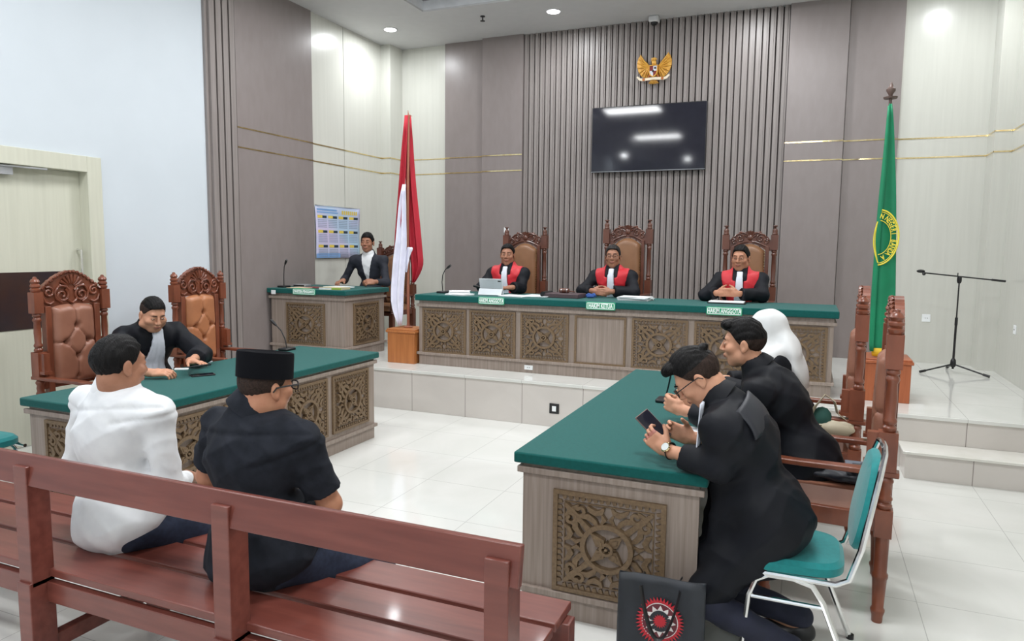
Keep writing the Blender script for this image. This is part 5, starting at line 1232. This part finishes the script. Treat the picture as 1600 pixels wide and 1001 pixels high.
m = MB(); m.box((-.045, -.012, -.006), (.045, .012, .006)); m.build('casing', M_paper, t, bevel=.004); m = MB(); m.box((-.03, -.006, .006), (.03, .006, .007)); m.build('top_seam', mat('grey_seam', (170, 170, 172), .4), t, smooth=False)
# tote bag on the floor
bg = thing('tote_bag', 'black tote bag with red and white round pattern, standing against the desk end', 'bag', (-.478, 2.72, 0), .10)
M_tote = mat('tote_black', (38, 42, 50), .55, col2=(30, 34, 40), scale=(10, 10, 10))
m = MB(); bw, bh, bd = .172, .365, .06
def bag(u, v):
    a = 2 * PI * u; x = math.copysign(abs(math.cos(a)) ** .25, math.cos(a)) * bw; y = math.copysign(abs(math.sin(a)) ** .35, math.sin(a)) * bd * (1 - .55 * v)
    return (x * (1 - .02 * v) , y + .012 * math.sin(7 * x * 3 + 3 * v), bh * v - .012 * math.sin(a * 1 + .4) * v)
m.grid(bag, 49, 12); m.box((-bw + .02, -bd + .02, 0), (bw - .02, bd - .02, .01)); o = m.build('bag_body', M_tote, bg); md = o.modifiers.new('thick', 'SOLIDIFY'); md.thickness = .003
def on_face(x, z): return (x, -bd * (1 - .55 * z / bh) - .0085 + .012 * math.sin(21 * x + 3 * z / bh), z)
def star(m, r0, r1, n, dy, cz=.205):
    r0 *= .8; r1 *= .8
    P = [(0, 0)]
    vs = [(on_face(0, cz)[0], on_face(0, cz)[1] - dy, cz)]
    for k in range(2 * n): r = r1 if k % 2 == 0 else r0; a = PI * k / n; q = on_face(r * math.cos(a), cz + r * math.sin(a)); vs.append((q[0], q[1] - dy, q[2]))
    m.add(vs, [(0, 1 + k, 1 + (k + 1) % (2 * n)) for k in range(2 * n)])
M_tr = mat('print_red', (178, 30, 44), .5); M_tw = mat('print_white', (214, 208, 206), .5)
for k, (r0, r1, n, mm, nm) in enumerate(((.095, .118, 40, M_tr, 'red_print'), (.088, .088, 24, M_tw, 'white_ring'), (.084, .084, 24, mat('print_maroon', (96, 34, 44), .5), 'maroon_print'), (.054, .078, 12, M_tw, 'white_star_print'), (.052, .052, 24, M_tote, 'dark_disc'), (.024, .036, 16, M_tr, 'red_centre'))):
    m = MB(); star(m, r0, r1, n, .001 + k * .0012); m.build(nm, mm, o, smooth=False)
for s, yy in ((1, -1), (1, 1)):
    m = MB(); pp = []
    for i in range(17):
        a = i / 16; x = -.075 + .15 * a; hang = .19 * math.sin(PI * a) ** .8
        pp.append((x, yy * .045 - .012 * math.sin(PI * a) * (yy < 0) * 3 - (.03 if yy < 0 else 0), bh - .01 - hang * (1 if yy < 0 else .35)))
    m.tube(pp, .011, 6, flat=.25); m.build('strap', M_black, bg)
# cloths and bags on the armchairs
hb = thing('handbag', 'cream and green handbag with loose strap on the far armchair seat', 'bag', (.17, 4.46, .60))
m = MB(); m.ball((.0, .0, .045), (.15, .07, .05), 16); m.ball((.06, .0, .05), (.07, .06, .055), 12); m.build('bag_body', mat('cream_leather', (206, 196, 172), .55, col2=(190, 178, 154)), hb)
m = MB(); m.tube([(-.13, -.03, .05), (-.10, -.04, .16), (-.05, -.04, .235), (.0, -.03, .20), (.02, -.02, .13), (.07, -.01, .09), (.12, 0, .06)], .033, 8, flat=.15); m.build('strap', MATS['cream_leather'], hb)
m = MB(); m.ball((-.06, -.02, .09), (.055, .04, .07), 12); m.build('green_scarf', mat('scarf_green', (40, 82, 74), .8), hb)
m = MB(); m.tube([(-.12, -.07, .06), (-.09, -.08, .05), (-.06, -.078, .06)], .006, 6); m.build('clasp', M_gold, hb)
cl = thing('folded_robe', 'dark grey garment bundled on the nearest armchair seat', 'garment', (.23, 3.60, .60))
Cf = Fld((-.22, -.16, -.02), (.2, .16, .14), .008)
for c_, r_ in (((0, 0, .02), (.15, .10, .035)), ((.05, -.02, .05), (.09, .07, .03)), ((-.12, -.04, .02), (.07, .035, .02))): Cf.op(ell(c_, r_), .02)
X, Y, Z = Cf.grid(); Cf.D = (Cf.D + .008 * np.abs(np.sin(34 * X + 20 * Y + 3 * np.sin(18 * Y))) - .004).astype(np.float32)
field_object('cloth_bundle', Cf, M_robe2, cl, 1)
m = MB(); m.box((-.03, -.09, .068), (.09, .05, .074)); m.build('lapel', mat('grey_lapel', (96, 104, 116), .5), cl, bevel=.002)
m = MB(); m.box((-.035, -.006, -.035), (.035, 0, .035)); tag(m.build('wall_switch', M_paper, bevel=.002, loc=(-3.855, 8.989, 1.90)), 'white wall plate behind the finial of the first judge chair', 'switch')
